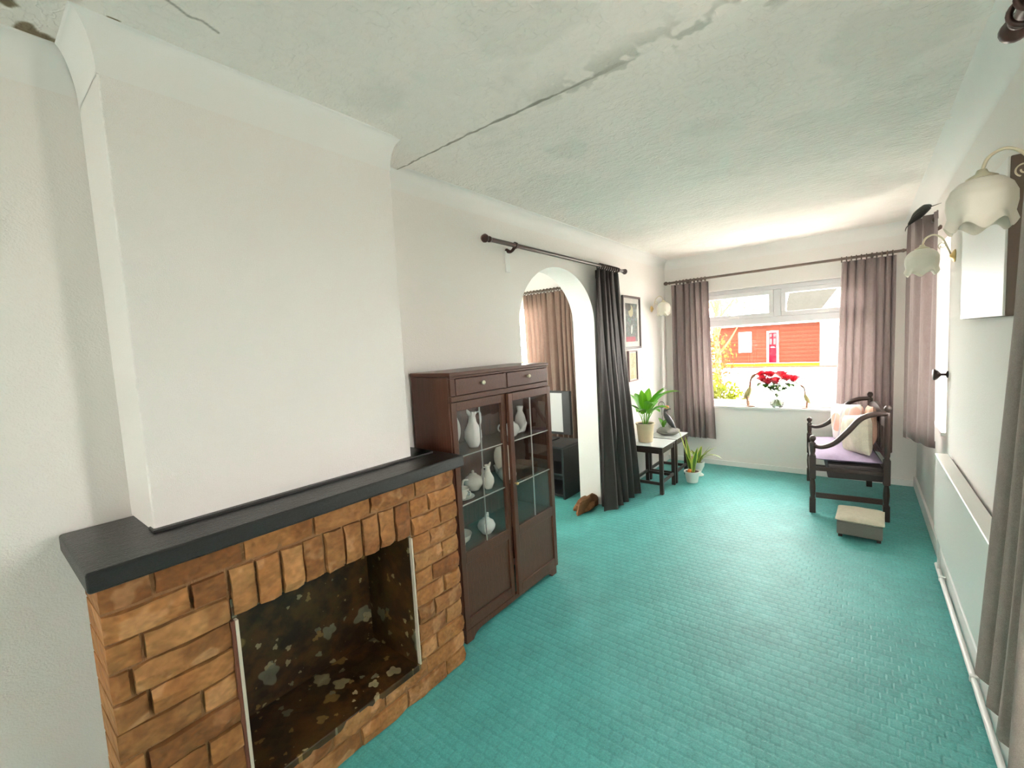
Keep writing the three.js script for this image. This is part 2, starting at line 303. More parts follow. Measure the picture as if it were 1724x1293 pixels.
{
  const g = structGroup('window_6', 'small white framed window in the rear wall', 'window'), { x0, x1, y0, y1 } = W5, zA = ZB + .10, zB = ZB + .16;
  fbar(g, 'frame_bar', x0, x1, y1 - .05, y1, zA, zB); fbar(g, 'frame_bar', x0, x1, y0, y0 + .05, zA, zB); fbar(g, 'frame_bar', x0, x0 + .05, y0 + .05, y1 - .05, zA, zB); fbar(g, 'frame_bar', x1 - .05, x1, y0 + .05, y1 - .05, zA, zB);
  part('pane', bx(x0 + .04, x1 - .04, y0 + .04, y1 - .04, zA + .028, zA + .032, 0), M.glass, g);
}
// the room beyond the archway
const W4 = { x0: -4.1, x1: -3.02, y0: .85, y1: 1.98 };
{ const g = ext(wallShape(-4.8, XL - .205, -.3, CEIL + .05, [rectHole(W4.x0, W4.x1, W4.y0, W4.y1)]), .2); g.translate(0, 0, -4.7); struct('wall_side_room_far', g, M.wall, 'pale wall with a window beyond the archway', 'wall'); }
struct('wall_side_room_left', bx(-4.8, -4.6, -.1, CEIL + .05, -4.5, -1.3, 0), M.wall, 'pale outer wall of the room beyond the archway', 'wall');
{ const g = ext(wallShape(-4.8, XL - .205, -.1, CEIL + .05, [rectHole(-3.55, -2.65, 1.05, 1.95)]), .2); g.translate(0, 0, -1.5); struct('wall_side_room_rear', g, M.wall, 'pale rear wall of the room beyond the archway', 'wall'); }
{
  const g = structGroup('window_5', 'white framed rear window of the room beyond the archway', 'window'), zA = -1.40, zB = -1.34, x0 = -3.55, x1 = -2.65, y0 = 1.05, y1 = 1.95;
  fbar(g, 'frame_bar', x0, x1, y1 - .05, y1, zA + .06, zB + .06); fbar(g, 'frame_bar', x0, x1, y0, y0 + .05, zA + .06, zB + .06); fbar(g, 'frame_bar', x0, x0 + .05, y0 + .05, y1 - .05, zA + .06, zB + .06); fbar(g, 'frame_bar', x1 - .05, x1, y0 + .05, y1 - .05, zA + .06, zB + .06);
  part('pane', bx(x0 + .04, x1 - .04, y0 + .04, y1 - .04, -1.312, -1.308, 0), M.glass, g);
}
{
  const g = structGroup('window_4', 'white framed window beyond the archway', 'window'), zA = -4.62, zB = -4.56, { x0, x1, y0, y1 } = W4;
  fbar(g, 'frame_bar', x0, x1, y1 - .05, y1, zA, zB); fbar(g, 'frame_bar', x0, x1, y0, y0 + .05, zA, zB); fbar(g, 'frame_bar', x0, x0 + .05, y0 + .05, y1 - .05, zA, zB); fbar(g, 'frame_bar', x1 - .05, x1, y0 + .05, y1 - .05, zA, zB);
  part('pane', bx(x0 + .04, x1 - .04, y0 + .04, y1 - .04, -4.592, -4.588, 0), M.glass, g);
}

// ---------------------------------------------------------------- brick fireplace
{
  const f = thing('brick_fireplace', 'rustic orange brick fireplace with black slate mantel shelf', 'fireplace');
  const FX = -1.43, oz0 = -.434, oz1 = -1.088, oy0 = .155, oy1 = .703, zl = -.155, zr = -1.352;
  // mortar bed behind the bricks, open at the hearth
  part('mortar_bed', merge([bx(-1.62, FX - .017, 0, .93, oz0 - .001, zl + -.006, 0), bx(-1.62, FX - .017, 0, .93, zr + .006, oz1 + .001, 0), bx(-1.62, FX - .017, 0, oy0 - .012, oz1, oz0, 0), bx(-1.62, FX - .017, oy1 + .006, .93, oz1, oz0, 0)]), M.mortar, f);
  const variants = new Map();
  function brickGeo(l, h, d, v) {
    const key = [l.toFixed(3), h.toFixed(3), d.toFixed(2), v].join(); if (variants.has(key)) return variants.get(key);
    const nx = Math.max(2, Math.round(l / .035)), ny = Math.max(2, Math.round(h / .03)); let g = new THREE.BoxGeometry(l, h, d, nx, ny, 1); g.deleteAttribute('uv'); g.deleteAttribute('normal'); g = mergeVertices(g);
    const p = g.attributes.position, o = v * 3.7;
    for (let i = 0; i < p.count; i++) {
      const x = p.getX(i), y = p.getY(i), z = p.getZ(i); if (z < 0) continue;
      const ex = Math.abs(x) > l / 2 - 1e-5, ey = Math.abs(y) > h / 2 - 1e-5, n = N[2](x * 32 + o, y * 32 + o * 2), m = N[1](x * 70 + o * 3, y * 70 + 9);
      let dz = .015 * (n - .5) + .007 * (m - .5); if (ex || ey) dz -= .0045; if (ex && ey) dz -= .004;
      p.setXYZ(i, x + (ex ? -Math.sign(x) * .0035 * m : .006 * (m - .5)), y + (ey ? -Math.sign(y) * .004 * n : .006 * (n - .5)), z + dz);
    }
    g = toCreasedNormals(g.toNonIndexed(), .5);
    const q = g.attributes.position, uv = new Float32Array(q.count * 2); for (let i = 0; i < q.count; i++) { uv[2 * i] = q.getX(i) + q.getZ(i) * .6 + v * .31; uv[2 * i + 1] = q.getY(i) + q.getZ(i) * .3 + v * .17; }
    g.setAttribute('uv', new THREE.BufferAttribute(uv, 2)); variants.set(key, g); return g;
  }
  let nb = 0;
  function brick(za, zb, ya, yb, tone, depth = .12) {
    const l = Math.abs(za - zb) - .007, h = yb - ya - .007;
    const m = part('brick' + (nb ? '_' + String(nb).padStart(3, '0') : ''), brickGeo(+l.toFixed(3), +h.toFixed(3), depth, nb % 5), M.brick[tone ?? (rnd() < .08 ? 3 : Math.floor(rnd() * 3))], f); nb++;
    m.rotation.y = Math.PI / 2; m.rotation.x = 0; m.position.set(FX - depth / 2 + rr(-.006, .005), (ya + yb) / 2, (za + zb) / 2);
    return m;
  }
  const H = .0775;
  for (let r = 0; r < 12; r++) {
    const y0 = r * H, y1 = y0 + H, odd = r % 2;
    if (r === 11 || r < 2) {           // rows running the whole width
      let z = zl; const first = odd ? .11 : .215; let k = 0;
      while (z > zr + .04) { let z2 = z - (k === 0 ? first : .215); if (z2 < zr + .05) z2 = zr; brick(z, z2, y0, y1, undefined, k === 0 ? .19 : .12); z = z2; k++; }
      continue;
    }
    // jamb beside the papered wall and jamb beside the cabinet
    const a = odd ? [.075, .204] : [.185, .094], b = odd ? [.155, .109] : [.095, .169];
    let z = zl; const long = (r === 5 || r === 3); if (r === 5) { brick(z, z - .055, y0, y1, 0, .19); brick(z - .055, oz0 + .004, y0, y1, 3); } else if (r === 8) { brick(z, z - .045, y0, y1, 2, .19); brick(z - .045, oz0 + .004, y0, y1, 0); } else { brick(z, z - a[0], y0, y1, undefined, .19); brick(z - a[0], oz0 + .004, y0, y1, undefined); }
    z = oz1 - .006; const tone = r === 6 ? 3 : undefined; brick(z, z - b[0], y0, y1); brick(z - b[0], zr, y0, y1, tone);
  }
  { // soldier course over the opening
    let z = oz0; const n = 9, w = (oz0 - oz1) / n; for (let i = 0; i < n; i++) { brick(z, z - w, oy1, 11 * H, i % 4 === 3 ? 1 : undefined); z -= w; }
  }
  // polished stone lining
  const uvm = (g, fu, fv) => { const p = g.attributes.position, uv = g.attributes.uv; for (let i = 0; i < p.count; i++) uv.setXY(i, fu(p, i), fv(p, i)); return g; };
  const bk = -1.755, px = (p, i) => p.getX(i), py = (p, i) => p.getY(i), pz = (p, i) => p.getZ(i);
  part('back_panel', uvm(bx(bk - .02, bk, .13, .76, -1.13, -.385, 0), pz, py), M.stone, f);
  part('side_panel', uvm(bx(bk, FX - .012, .13, .76, oz1 - .001, oz1 + .012, 0), px, py), M.stone, f);
  part('side_panel', uvm(bx(bk, FX - .012, .13, .76, oz0 - .012, oz0 + .001, 0), px, py), M.stone, f);
  part('hearth_slab', uvm(bx(bk, FX - .004, .125, .152, oz1 - .002, oz0 + .002, .004), pz, px), M.stone, f);
  part('top_panel', uvm(bx(bk, -1.545, .74, .765, oz1 - .01, oz0 + .01, 0), pz, px), M.stone, f);
  part('edge_strip', bx(FX - .014, FX + .004, oy0, oy1 - .004, oz0 - .010, oz0 - .001, .002), M.strip, f);
  part('edge_strip', bx(FX - .014, FX + .002, oy0, oy1 - .004, oz0 - .001, oz0 + .008, .002), M.stripRed, f);
  part('edge_strip', bx(FX - .014, FX + .004, oy0, oy1 - .004, oz1 + .001, oz1 + .008, .002), M.strip, f);
  part('mantel_shelf', merge([bx(-1.805, -1.385, .934, .986, -1.368, -.138, .008), bx(-1.60, -1.545, .984, .994, -1.33, -.30, .002)]), M.slate, f);
}

// ---------------------------------------------------------------- china cabinet
const CAB = { x0: -1.80, x1: -1.53, z0: -1.435, z1: -2.255 };
{
  const c = thing('china_cabinet', 'dark mahogany china cabinet with two leaded glass doors', 'cabinet'), { x0, x1, z0, z1 } = CAB, F = -1.512, zm = -1.843;
  part('side_panel', bx(x0, x1, .01, 1.325, z0 - .02, z0, .003), M.wood, c); part('side_panel', bx(x0, x1, .01, 1.325, z1, z1 + .02, .003), M.wood, c);
  part('back_panel', bx(x0, x0 + .012, .06, 1.325, z1 + .02, z0 - .02, 0), M.wood, c);
  part('top_board', bx(x0 - .002, F + .006, 1.327, 1.347, z1 - .006, z0 + .006, .005), M.wood, c);
  part('rail', bx(x0 + .012, F - .008, 1.205, 1.222, z1 + .02, z0 - .02, .003), M.wood, c);
  part('drawer_frame', merge([bx(F - .02, F, 1.205, 1.232, z1 + .001, z0 - .001, .003), bx(F - .02, F, 1.317, 1.327, z1 + .001, z0 - .001, .002), bx(F - .02, F, 1.232, 1.317, z0 - .03, z0, .003), bx(F - .02, F, 1.232, 1.317, z1, z1 + .03, .003), bx(F - .02, F, 1.232, 1.317, zm - .012, zm + .012, .003)]), M.wood, c);
  for (const [a, b] of [[z0 - .032, zm + .014], [zm - .014, z1 + .032]]) {
    const d = part('drawer', bx(F - .2, F + .004, 1.234, 1.315, b, a, .004), M.wood, c);
    const k = lathe([[.0, 0], [.006, 0], [.005, .008], [.011, .014], [.011, .019], [.006, .023], [0, .024]], 16); k.rotateZ(-Math.PI / 2); k.translate(F + .003, 1.282, (a + b) / 2); part('knob', k, M.brassPale, d);
  }
  function door(za, zb, x) {            // za is the end beside the fireplace
    const d = new THREE.Group(); d.name = 'door'; c.add(d); const t = .02, w = .034;
    part('stile', bx(x - t, x, .06, 1.202, za - w, za, .003), M.wood, d); part('stile', bx(x - t, x, .06, 1.202, zb, zb + w, .003), M.wood, d);
    part('rail', bx(x - t, x, 1.158, 1.202, zb + w, za - w, .003), M.wood, d); part('rail', bx(x - t, x, .395, .452, zb + w, za - w, .003), M.wood, d); part('rail', bx(x - t, x, .06, .115, zb + w, za - w, .003), M.wood, d);
    part('wood_panel', bx(x - t + .002, x - .009, .11, .40, zb + w - .005, za - w + .005, .002), M.wood, d);
    const zc = (za + zb) / 2, ys = [.452, .688, .932, 1.158], zs = [za - w, zc, zb + w];
    for (let i = 0; i < 2; i++) for (let j = 0; j < 3; j++) part('pane', bx(x - .012, x - .010, ys[j] + .001, ys[j + 1] - .001, zs[i + 1] + .001, zs[i] - .001, 0), M.glass, d);
    part('lead_came', bx(x - .013, x - .006, .452, 1.158, zc - .0025, zc + .0025, .001), M.lead, d); for (const y of [.688, .932]) part('lead_came', bx(x - .013, x - .006, y - .0025, y + .0025, zb + w, za - w, .001), M.lead, d);
    return d;
  }
  door(z0 - .003, zm + .004, F - .006); const dr = door(zm - .001, z1 + .002, F + .014);
  const hk = lathe([[0, 0], [.005, 0], [.005, .012], [.009, .016], [.007, .022], [0, .024]], 14); hk.rotateZ(-Math.PI / 2); hk.translate(F + .013, .70, zm - .02); part('knob', hk, M.brass, dr);
  part('shelf', bx(x0 + .012, F - .035, .672, .684, z1 + .021, z0 - .021, .002), M.wood, c);
  part('shelf', bx(x0 + .012, F - .035, .915, .925, z1 + .021, z0 - .021, .002), M.wood, c);
  part('bottom_board', bx(x0 + .012, F - .03, .42, .435, z1 + .021, z0 - .021, .002), M.wood, c);
  part('centre_post', bx(F - .028, F - .022, .45, 1.16, zm - .006, zm + .006, .001), M.wood, c);
  { // plinth cut away between shaped feet
    const s = new THREE.Shape(); const L = z0 - z1; s.moveTo(0, 0); s.lineTo(.05, 0); s.quadraticCurveTo(.065, .03, .12, .034); s.lineTo(L - .12, .034); s.quadraticCurveTo(L - .065, .03, L - .05, 0); s.lineTo(L, 0); s.lineTo(L, .062); s.lineTo(0, .062); s.lineTo(0, 0);
    const g = ext(s, .02); g.rotateY(Math.PI / 2); g.translate(F - .022, 0, z0); part('plinth', g, M.wood, c);
  }
}
// china on the cabinet shelves
function teapot(name, label, pos, s, turn, mat, group) {
  const t = thing(name, label, 'teapot', pos, turn, group);
  part('body', lathe([[0, 0], [.03, 0], [.034, .006], [.052, .03], [.056, .05], [.045, .075], [.024, .088], [.0, .09]].map((p) => [p[0] * s, p[1] * s]), 28), mat, t);
  part('lid', lathe([[.026, .086], [.02, .096], [.006, .10], [.009, .108], [.005, .115], [0, .116]].map((p) => [p[0] * s, p[1] * s]), 20), mat, t);
  part('spout', sweep([V(.04, .03, 0), V(.07, .04, 0), V(.085, .07, 0), V(.10, .09, 0)].map((p) => p.multiplyScalar(s)), [.016, .012, .009, .007].map((r) => r * s), 16, 10), mat, t);
  part('handle', tube([V(-.045, .07, 0), V(-.08, .075, 0), V(-.088, .045, 0), V(-.05, .02, 0)].map((p) => p.multiplyScalar(s)), .006 * s, 18, 8), mat, t);
  return t;
}
function jug(name, label, pos, s, turn, mat) {
  const t = thing(name, label, 'jug', pos, turn);
  part('body', lathe([[0, 0], [.025, 0], [.03, .01], [.046, .05], [.044, .085], [.022, .13], [.017, .16], [.024, .185], [.022, .183], [.014, .16], [0, .15]].map((p) => [p[0] * s, p[1] * s]), 28), mat, t);
  part('handle', tube([V(-.02, .17, 0), V(-.055, .175, 0), V(-.06, .12, 0), V(-.042, .09, 0)].map((p) => p.multiplyScalar(s)), .005 * s, 18, 8), mat, t);
  part('lip', sweep([V(.014, .172, 0), V(.028, .186, 0), V(.036, .20, 0)].map((p) => p.multiplyScalar(s)), [.012, .009, .003].map((r) => r * s), 10, 8), mat, t);
  return t;
}
const cupShape = [[0, 0], [.018, 0], [.016, .006], [.028, .025], [.038, .055], [.036, .054], [.026, .026], [0, .01]], saucerShape = [[0, 0], [.02, 0], [.04, .008], [.062, .016], [.06, .018], [.04, .011], [0, .005]];
{
  const sh2 = .684, sh3 = .925, sh1 = .435;
  teapot('teapot', 'cream teapot on the middle shelf behind the first glass door', [-1.66, sh2, -1.70], .95, Math.PI / 2, M.china);
  jug('jug', 'tall cream swan-necked jug on the middle shelf', [-1.60, sh2, -1.755], .72, Math.PI / 2, M.china);
  jug('jug', 'white coffee pot with long spout on the upper shelf', [-1.64, sh3, -1.70], 1.05, -Math.PI / 2, M.chinaWhite);
  { const k = thing('teacup', 'patterned teacup standing in its saucer', 'cup', [-1.60, sh2 + .007, -1.555]); part('bowl', lathe(cupShape, 24), M.china, k); part('handle', tube([V(.033, .045, 0), V(.055, .042, 0), V(.05, .02, 0), V(.025, .018, 0)], .003, 14, 6), M.china, k); }
  solo('saucer', lathe(saucerShape, 28), M.chinaWhite, 'white saucer under the patterned teacup', 'saucer').position.set(-1.60, sh2, -1.555);
  teapot('teapot', 'round white teapot on the middle shelf behind the second door', [-1.62, sh2, -1.93], .85, Math.PI, M.chinaWhite);
  { const d = solo('dish', lathe([[0, 0], [.03, 0], [.07, .01], [.09, .024], [.088, .026], [.068, .014], [0, .006]], 32), M.china, 'cream plate propped against the cabinet back', 'plate'); d.rotation.z = -1.35; d.position.set(-1.735, sh2 + .093, -2.03); }
  { const d = solo('dish', lathe([[0, 0], [.03, 0], [.07, .008], [.11, .02], [.108, .023], [.068, .012], [0, .006]], 32), M.chinaWhite, 'large white plate propped on the upper shelf', 'plate'); d.rotation.z = -1.35; d.position.set(-1.735, sh3 + .112, -1.57); }
  teapot('teapot', 'small white teapot on the upper shelf behind the second door', [-1.63, sh3, -2.02], .9, .6, M.chinaWhite);
  { const v = solo('vase', lathe([[0, 0], [.025, 0], [.03, .01], [.04, .05], [.03, .1], [.016, .13], [.022, .16], [.02, .16], [.012, .13], [0, .12]], 24), M.chinaWhite, 'white china vase on the upper shelf by the cabinet end', 'vase'); v.position.set(-1.66, sh3, -2.15); }
  teapot('teapot', 'glass-white sugar pot on the cabinet floor board', [-1.62, sh1, -1.74], .9, 2.2, M.chinaWhite);
  { const v = solo('bowl', lathe([[0, 0], [.03, 0], [.028, .008], [.055, .03], [.066, .06], [.063, .06], [.05, .03], [0, .014]], 28), M.china, 'small cream bowl on the cabinet floor board', 'bowl'); v.position.set(-1.64, sh1, -1.55); }
}

// ---------------------------------------------------------------- curtains and rods
function curtain(name, label, o, mat, group) {
  const nv = 26, nu = o.folds * 12, A = [], out = (k) => (u, v) => {
    const e = o.flare ?? 1, tx = o.t0[0] + (o.t1[0] - o.t0[0]) * u, tz = o.t0[1] + (o.t1[1] - o.t0[1]) * u, qx = o.b0[0] + (o.b1[0] - o.b0[0]) * u, qz = o.b0[1] + (o.b1[1] - o.b0[1]) * u, w = Math.pow(v, e);
    const ph = o.folds * Math.PI * 2 * (u + .03 * Math.sin(9 * u + (o.seed ?? 1)) + .012 * Math.sin(3 * v + 14 * u)), am = (o.ampT + (o.ampB - o.ampT) * v) * (.75 + .5 * N[1](u * 9 + (o.seed ?? 1) * 3, v * 1.5));
    let d = Math.sin(ph) * am + am * .35 * Math.sin(2 * ph + 1.1 + 2 * v); if (v < .06) d += .006 * Math.sin(ph * 2) * (1 - v / .06);
    const nx = o.n[0], nz = o.n[1], la = .25 * am * Math.cos(ph), p = V(tx + (qx - tx) * w + nx * (d + k) - nz * la, o.y1 + (o.y0 - o.y1) * v - (v > .98 ? 0 : 0) + .012 * Math.sin(ph) * (v > .99 ? 1 : 0), tz + (qz - tz) * w + nz * (d + k) + nx * la);
    p.u = u * (o.width ?? 1.2); p.v = v * (o.y1 - o.y0); return p;
  };
  const t = thing(name, label, 'curtain', [0, 0, 0], 0, group);
  part('cloth', grid(nu, nv, out(0)), mat, t);
  // header tape and hem, turned to the back
  const hd = (v0, v1, k) => grid(nu, 2, (u, w) => out(k)(u, v0 + (v1 - v0) * w));
  part('heading_tape', hd(.0, .035, -.004), mat, t); part('hem', hd(.965, 1, -.004), mat, t);
  return t;
}
function rod(name, label, a, b, r, mat, o = {}) {      // pole from a to b with finials, brackets and rings
  const t = thing(name, label, 'curtain rod'), A = V(...a), B = V(...b), d = B.clone().sub(A), L = d.length(), q = new THREE.Quaternion().setFromUnitVectors(V(0, 1, 0), d.clone().normalize());
  const put = (g, p) => { g.applyQuaternion(q); g.translate(p.x, p.y, p.z); return g; };
  const g = new THREE.CylinderGeometry(r, r, L, 16); part('pole', put(g, A.clone().lerp(B, .5)), mat, t);
  const fin = [[0, -.002], [r * 1.2, 0], [r * 1.35, .012], [r * .9, .02], [r * .8, .026], [r * 1.7, .04], [r * 1.85, .052], [r * 1.2, .068], [0, .076]];
  if (o.end !== false) part('finial', put(lathe(fin, 18), B.clone()), mat, t);
  if (o.start !== false) { const f = lathe(fin, 18); f.rotateX(Math.PI); part('finial', put(f, A.clone()), mat, t); }
  for (const k of o.brackets ?? []) {
    const p = A.clone().lerp(B, k), w = V(...o.wall(p)), n = w.clone().sub(p).normalize();
    part('bracket', merge([sweep([p.clone().add(V(0, -r * .6, 0)), p.clone().lerp(w, .5).add(V(0, -r * 1.6, 0)), w], [r * .8, r * .7, r * 1.1], 12, 8), (() => { const c = new THREE.CylinderGeometry(r * 1.5, r * 1.5, .014, 16); return put(c, p.clone()); })()]), mat, t);
    if (o.plate) part('wall_plate', bx(w.x - .002, w.x + .010, w.y - .14, w.y - .005, w.z - .022, w.z + .022, .003), M.white, t);
  }
  for (const k of o.rings ?? []) { const p = A.clone().lerp(B, k), g2 = new THREE.TorusGeometry(r * 1.75, r * .42, 8, 20); g2.rotateX(Math.PI / 2); part('ring', put(g2, p.add(V(0, -r * .55, 0))), o.ringMat ?? mat, t); }
  return t;
}
const seq = (a, b, n) => Array.from({ length: n }, (_, i) => a + (b - a) * i / (n - 1));
rod('curtain_rod', 'dark turned wooden rod mounted across the archway', [-1.745, 2.10, -2.06], [-1.745, 2.10, -3.93], .014, M.rodDark, { brackets: [.13, .95], wall: (p) => [XL, p.y - .02, p.z], plate: true, rings: [...seq(.755, .925, 9)] });
curtain('long_curtain', 'long dark brown curtain reaching the carpet beside the archway', { t0: [-1.745, -3.40], t1: [-1.745, -3.84], b0: [-1.71, -3.33], b1: [-1.69, -3.93], y1: 2.07, y0: .012, n: [1, 0], folds: 5, ampT: .028, ampB: .075, seed: 3, flare: 1.1 }, M.curtainDark);
rod('curtain_rod', 'slim brown rod running above the wide window', [-1.72, 2.085, -5.165], [.27, 2.10, -5.165], .0125, M.rodMid, { brackets: [.09, .9], wall: (p) => [p.x, p.y, ZF], rings: [...seq(.035, .19, 9), ...seq(.79, .97, 11)] });
curtain('window_curtain', 'mauve curtain hanging behind the pot plants', { t0: [-1.70, -5.165], t1: [-1.305, -5.165], b0: [-1.70, -5.16], b1: [-1.255, -5.16], y1: 2.055, y0: .315, n: [0, 1], folds: 6, ampT: .022, ampB: .034, seed: 1, flare: 1 }, M.curtainMauve);
curtain('window_curtain', 'mauve curtain hanging behind the carved wooden settle', { t0: [-.145, -5.165], t1: [.235, -5.165], b0: [-.19, -5.16], b1: [.235, -5.16], y1: 2.07, y0: .315, n: [0, 1], folds: 6, ampT: .022, ampB: .034, seed: 5, flare: 1 }, M.curtainMauve);
rod('curtain_rod', 'dark rod above the half-hidden side window', [.340, 2.075, -3.72], [.340, 2.075, -4.86], .0125, M.rodMid, { start: false, brackets: [.25, .92], wall: (p) => [XR, p.y, p.z], rings: [] });
curtain('window_curtain', 'mauve curtain below the hummingbird ornament', { t0: [.362, -3.67], t1: [.232, -3.98], b0: [.358, -3.60], b1: [.226, -3.98], y1: 2.12, y0: .70, n: [-.91, .41], folds: 3, ampT: .014, ampB: .02, seed: 8, flare: 1 }, M.curtainMauve);
rod('curtain_rod', 'dark rod above the window nearest the white wall panel', [.255, 2.075, -1.44], [.255, 2.075, 1.15], .014, M.rodDark, { brackets: [.03, .97], wall: (p) => [XR, p.y, p.z], rings: [...seq(.015, .105, 5), ...seq(.28, .66, 11)] });
curtain('window_curtain', 'thick grey-brown curtain hanging in front of the radiator end', { t0: [.285, -1.385], t1: [.27, -1.10], b0: [.258, -1.52], b1: [.255, -1.08], y1: 2.05, y0: .58, n: [-1, 0], folds: 4, ampT: .016, ampB: .026, seed: 2, flare: 1 }, M.curtainGrey);
curtain('window_curtain', 'thick grey-brown curtain drawn over the wide side window', { t0: [.262, -.89], t1: [.25, .30], b0: [.262, -.91], b1: [.25, .32], y1: 2.05, y0: .58, n: [-1, 0], folds: 7, ampT: .016, ampB: .026, seed: 6, flare: 1 }, M.curtainGrey);
rod('curtain_rod', 'thin rod seen through the archway', [-4.1, 2.10, -4.40], [-2.55, 2.10, -4.40], .012, M.rodMid, { brackets: [.05, .95], wall: (p) => [p.x, p.y, -4.5], rings: seq(.56, .96, 14) });
curtain('window_curtain', 'tan pleated curtain seen through the archway', { t0: [-3.26, -4.40], t1: [-2.58, -4.40], b0: [-3.20, -4.39], b1: [-2.55, -4.39], y1: 2.07, y0: .35, n: [0, 1], folds: 9, ampT: .022, ampB: .034, seed: 4, flare: 1 }, M.curtainTan);

// ---------------------------------------------------------------- wall lamps
function wallLamp(label, pos, turn) {       // built with the wall at x = 0 and the arm reaching along +x
  const t = thing('wall_lamp', label, 'wall lamp', pos, turn, null);
  const ro = lathe([[0, 0], [.034, 0], [.034, .004], [.026, .010], [.016, .014], [.010, .022], [0, .024]], 28); ro.rotateZ(-Math.PI / 2); part('rosette', ro, M.brass, t);
  const arm = part('arm', tube([V(.015, 0, 0), V(.03, .045, 0), V(.055, .105, 0), V(.09, .128, 0), V(.122, .112, 0), V(.134, .075, 0)], .0045, 32, 8), M.brassPale, t);
  const sc = []; for (let i = 0; i <= 24; i++) { const a = i / 24 * Math.PI * 2.4, r = .019 - .012 * i / 24; sc.push(V(.052 + r * Math.cos(a - 1.2), .062 + r * Math.sin(a - 1.2), 0)); } part('scroll', tube(sc, .0022, 40, 6), M.brassPale, arm);
  part('shade_cap', lathe([[0, .082], [.010, .082], [.014, .072], [.034, .060], [.030, .056], [0, .056]], 20).translate(.134, 0, 0), M.brassPale, t);
  const prof = [[.026, .058], [.045, .052], [.062, .034], [.071, .008], [.071, -.022], [.066, -.052], [.072, -.078]];
  const nseg = 72, inner = (k, off) => grid(nseg, 24, (u, v) => {
    const c = v * (prof.length - 1), i = Math.min(prof.length - 2, Math.floor(c)), f = c - i, r0 = prof[i][0] + (prof[i + 1][0] - prof[i][0]) * f - off, y0 = prof[i][1] + (prof[i + 1][1] - prof[i][1]) * f, a = u * Math.PI * 2, rf = 1 + .07 * v * Math.cos(a * 6), y = y0 + .012 * v * v * Math.cos(a * 6);
    return V(.134 + r0 * rf * Math.cos(a), y, r0 * rf * Math.sin(a));
  });
  part('glass_shade', mergeVertices(merge([inner(0, 0), inner(1, .003)])), M.shade, t);
  return t;
}
wallLamp('flower-shaped white glass wall lamp above the white wall panel', [XR, 1.80, -1.87], Math.PI);
wallLamp('flower-shaped white glass wall lamp in front of the mauve side curtain', [XR, 1.82, -3.45], Math.PI);
wallLamp('flower-shaped white glass wall lamp next to the framed prints', [XL, 1.79, -4.83], 0);

// ---------------------------------------------------------------- prints on the wall beside the archway
function canvasTex(w, h, draw) { const c = document.createElement('canvas'); c.width = w; c.height = h; draw(c.getContext('2d'), w, h); const t = new THREE.CanvasTexture(c); t.colorSpace = THREE.SRGBColorSpace; return t; }
function framed(label, z0, z1, y0, y1, fw, mt, mats, tx) {
  const t = thing('framed_print', label, 'picture'), x = XL + .001;
  for (const [a, b, c, d] of [[z0, z1, y1 - fw, y1], [z0, z1, y0, y0 + fw], [z0, z0 - fw, y0 + fw, y1 - fw], [z1 + fw, z1, y0 + fw, y1 - fw]]) part('frame_bar', bx(x, x + .022, c, d, Math.min(a, b), Math.max(a, b), .003), mats, t);
  part('mount_board', bx(x + .003, x + .008, y0 + fw, y1 - fw, z1 + fw, z0 - fw, 0), std({ color: rgb(.80, .79, .74), roughness: .8 }), t);
  const g = new THREE.PlaneGeometry(z0 - z1 - 2 * fw - 2 * mt, y1 - y0 - 2 * fw - 2 * mt); g.rotateY(Math.PI / 2); g.translate(x + .0095, (y0 + y1) / 2, (z0 + z1) / 2);
  part('printed_picture', g, std({ map: tx, roughness: .6 }), t);
  part('pane', bx(x + .013, x + .015, y0 + fw, y1 - fw, z1 + fw, z0 - fw, 0), M.glass, t);
}
const frDark = std({ color: rgb(.10, .075, .07), roughness: .4 }), frMid = std({ color: rgb(.30, .21, .20), roughness: .45 });
framed('large dark-framed print with pale mount beside the long dark curtain', -4.04, -4.47, 1.372, 1.895, .020, .052, frDark, canvasTex(256, 360, (c, w, h) => {
  c.fillStyle = '#5d6b68'; c.fillRect(0, 0, w, h);
  for (let i = 0; i < 240; i++) { const a = rnd(), b = rnd(); c.fillStyle = `rgba(${100 + 60 * rnd() | 0},${130 + 50 * rnd() | 0},${125 + 45 * rnd() | 0},.5)`; c.fillRect(a * w, b * h, 6 + 24 * rnd(), 5 + 16 * rnd()); }
  c.fillStyle = '#b9b58c'; c.beginPath(); c.ellipse(w * .45, h * .2, 52, 56, 0, 0, 7); c.fill(); c.fillStyle = '#4a5048'; c.beginPath(); c.ellipse(w * .25, h * .1, 60, 34, 0, 0, 7); c.fill();
  c.fillStyle = '#e6ece4'; c.beginPath(); c.ellipse(w * .5, h * .68, 18, 46, .2, 0, 7); c.fill(); c.fillStyle = '#b04a5c'; c.fillRect(0, h * .87, w * .8, h * .13);
}));
framed('small mauve-framed print hanging below the larger print', -4.14, -4.36, 1.043, 1.352, .012, .012, frMid, canvasTex(128, 200, (c, w, h) => {
  c.fillStyle = '#d9d3a8'; c.fillRect(0, 0, w, h); for (let i = 0; i < 90; i++) { c.strokeStyle = ['#a9a878', '#c9b25c', '#8f9a78', '#b8b8a8'][i % 4]; c.lineWidth = 3; const x = w * (.2 + .6 * rnd()), y = h * rnd(); c.beginPath(); c.moveTo(x, y); c.quadraticCurveTo(x + 20 * (rnd() - .5), y + 20, x + 30 * (rnd() - .5), y + 40 * rnd()); c.stroke(); }
}));

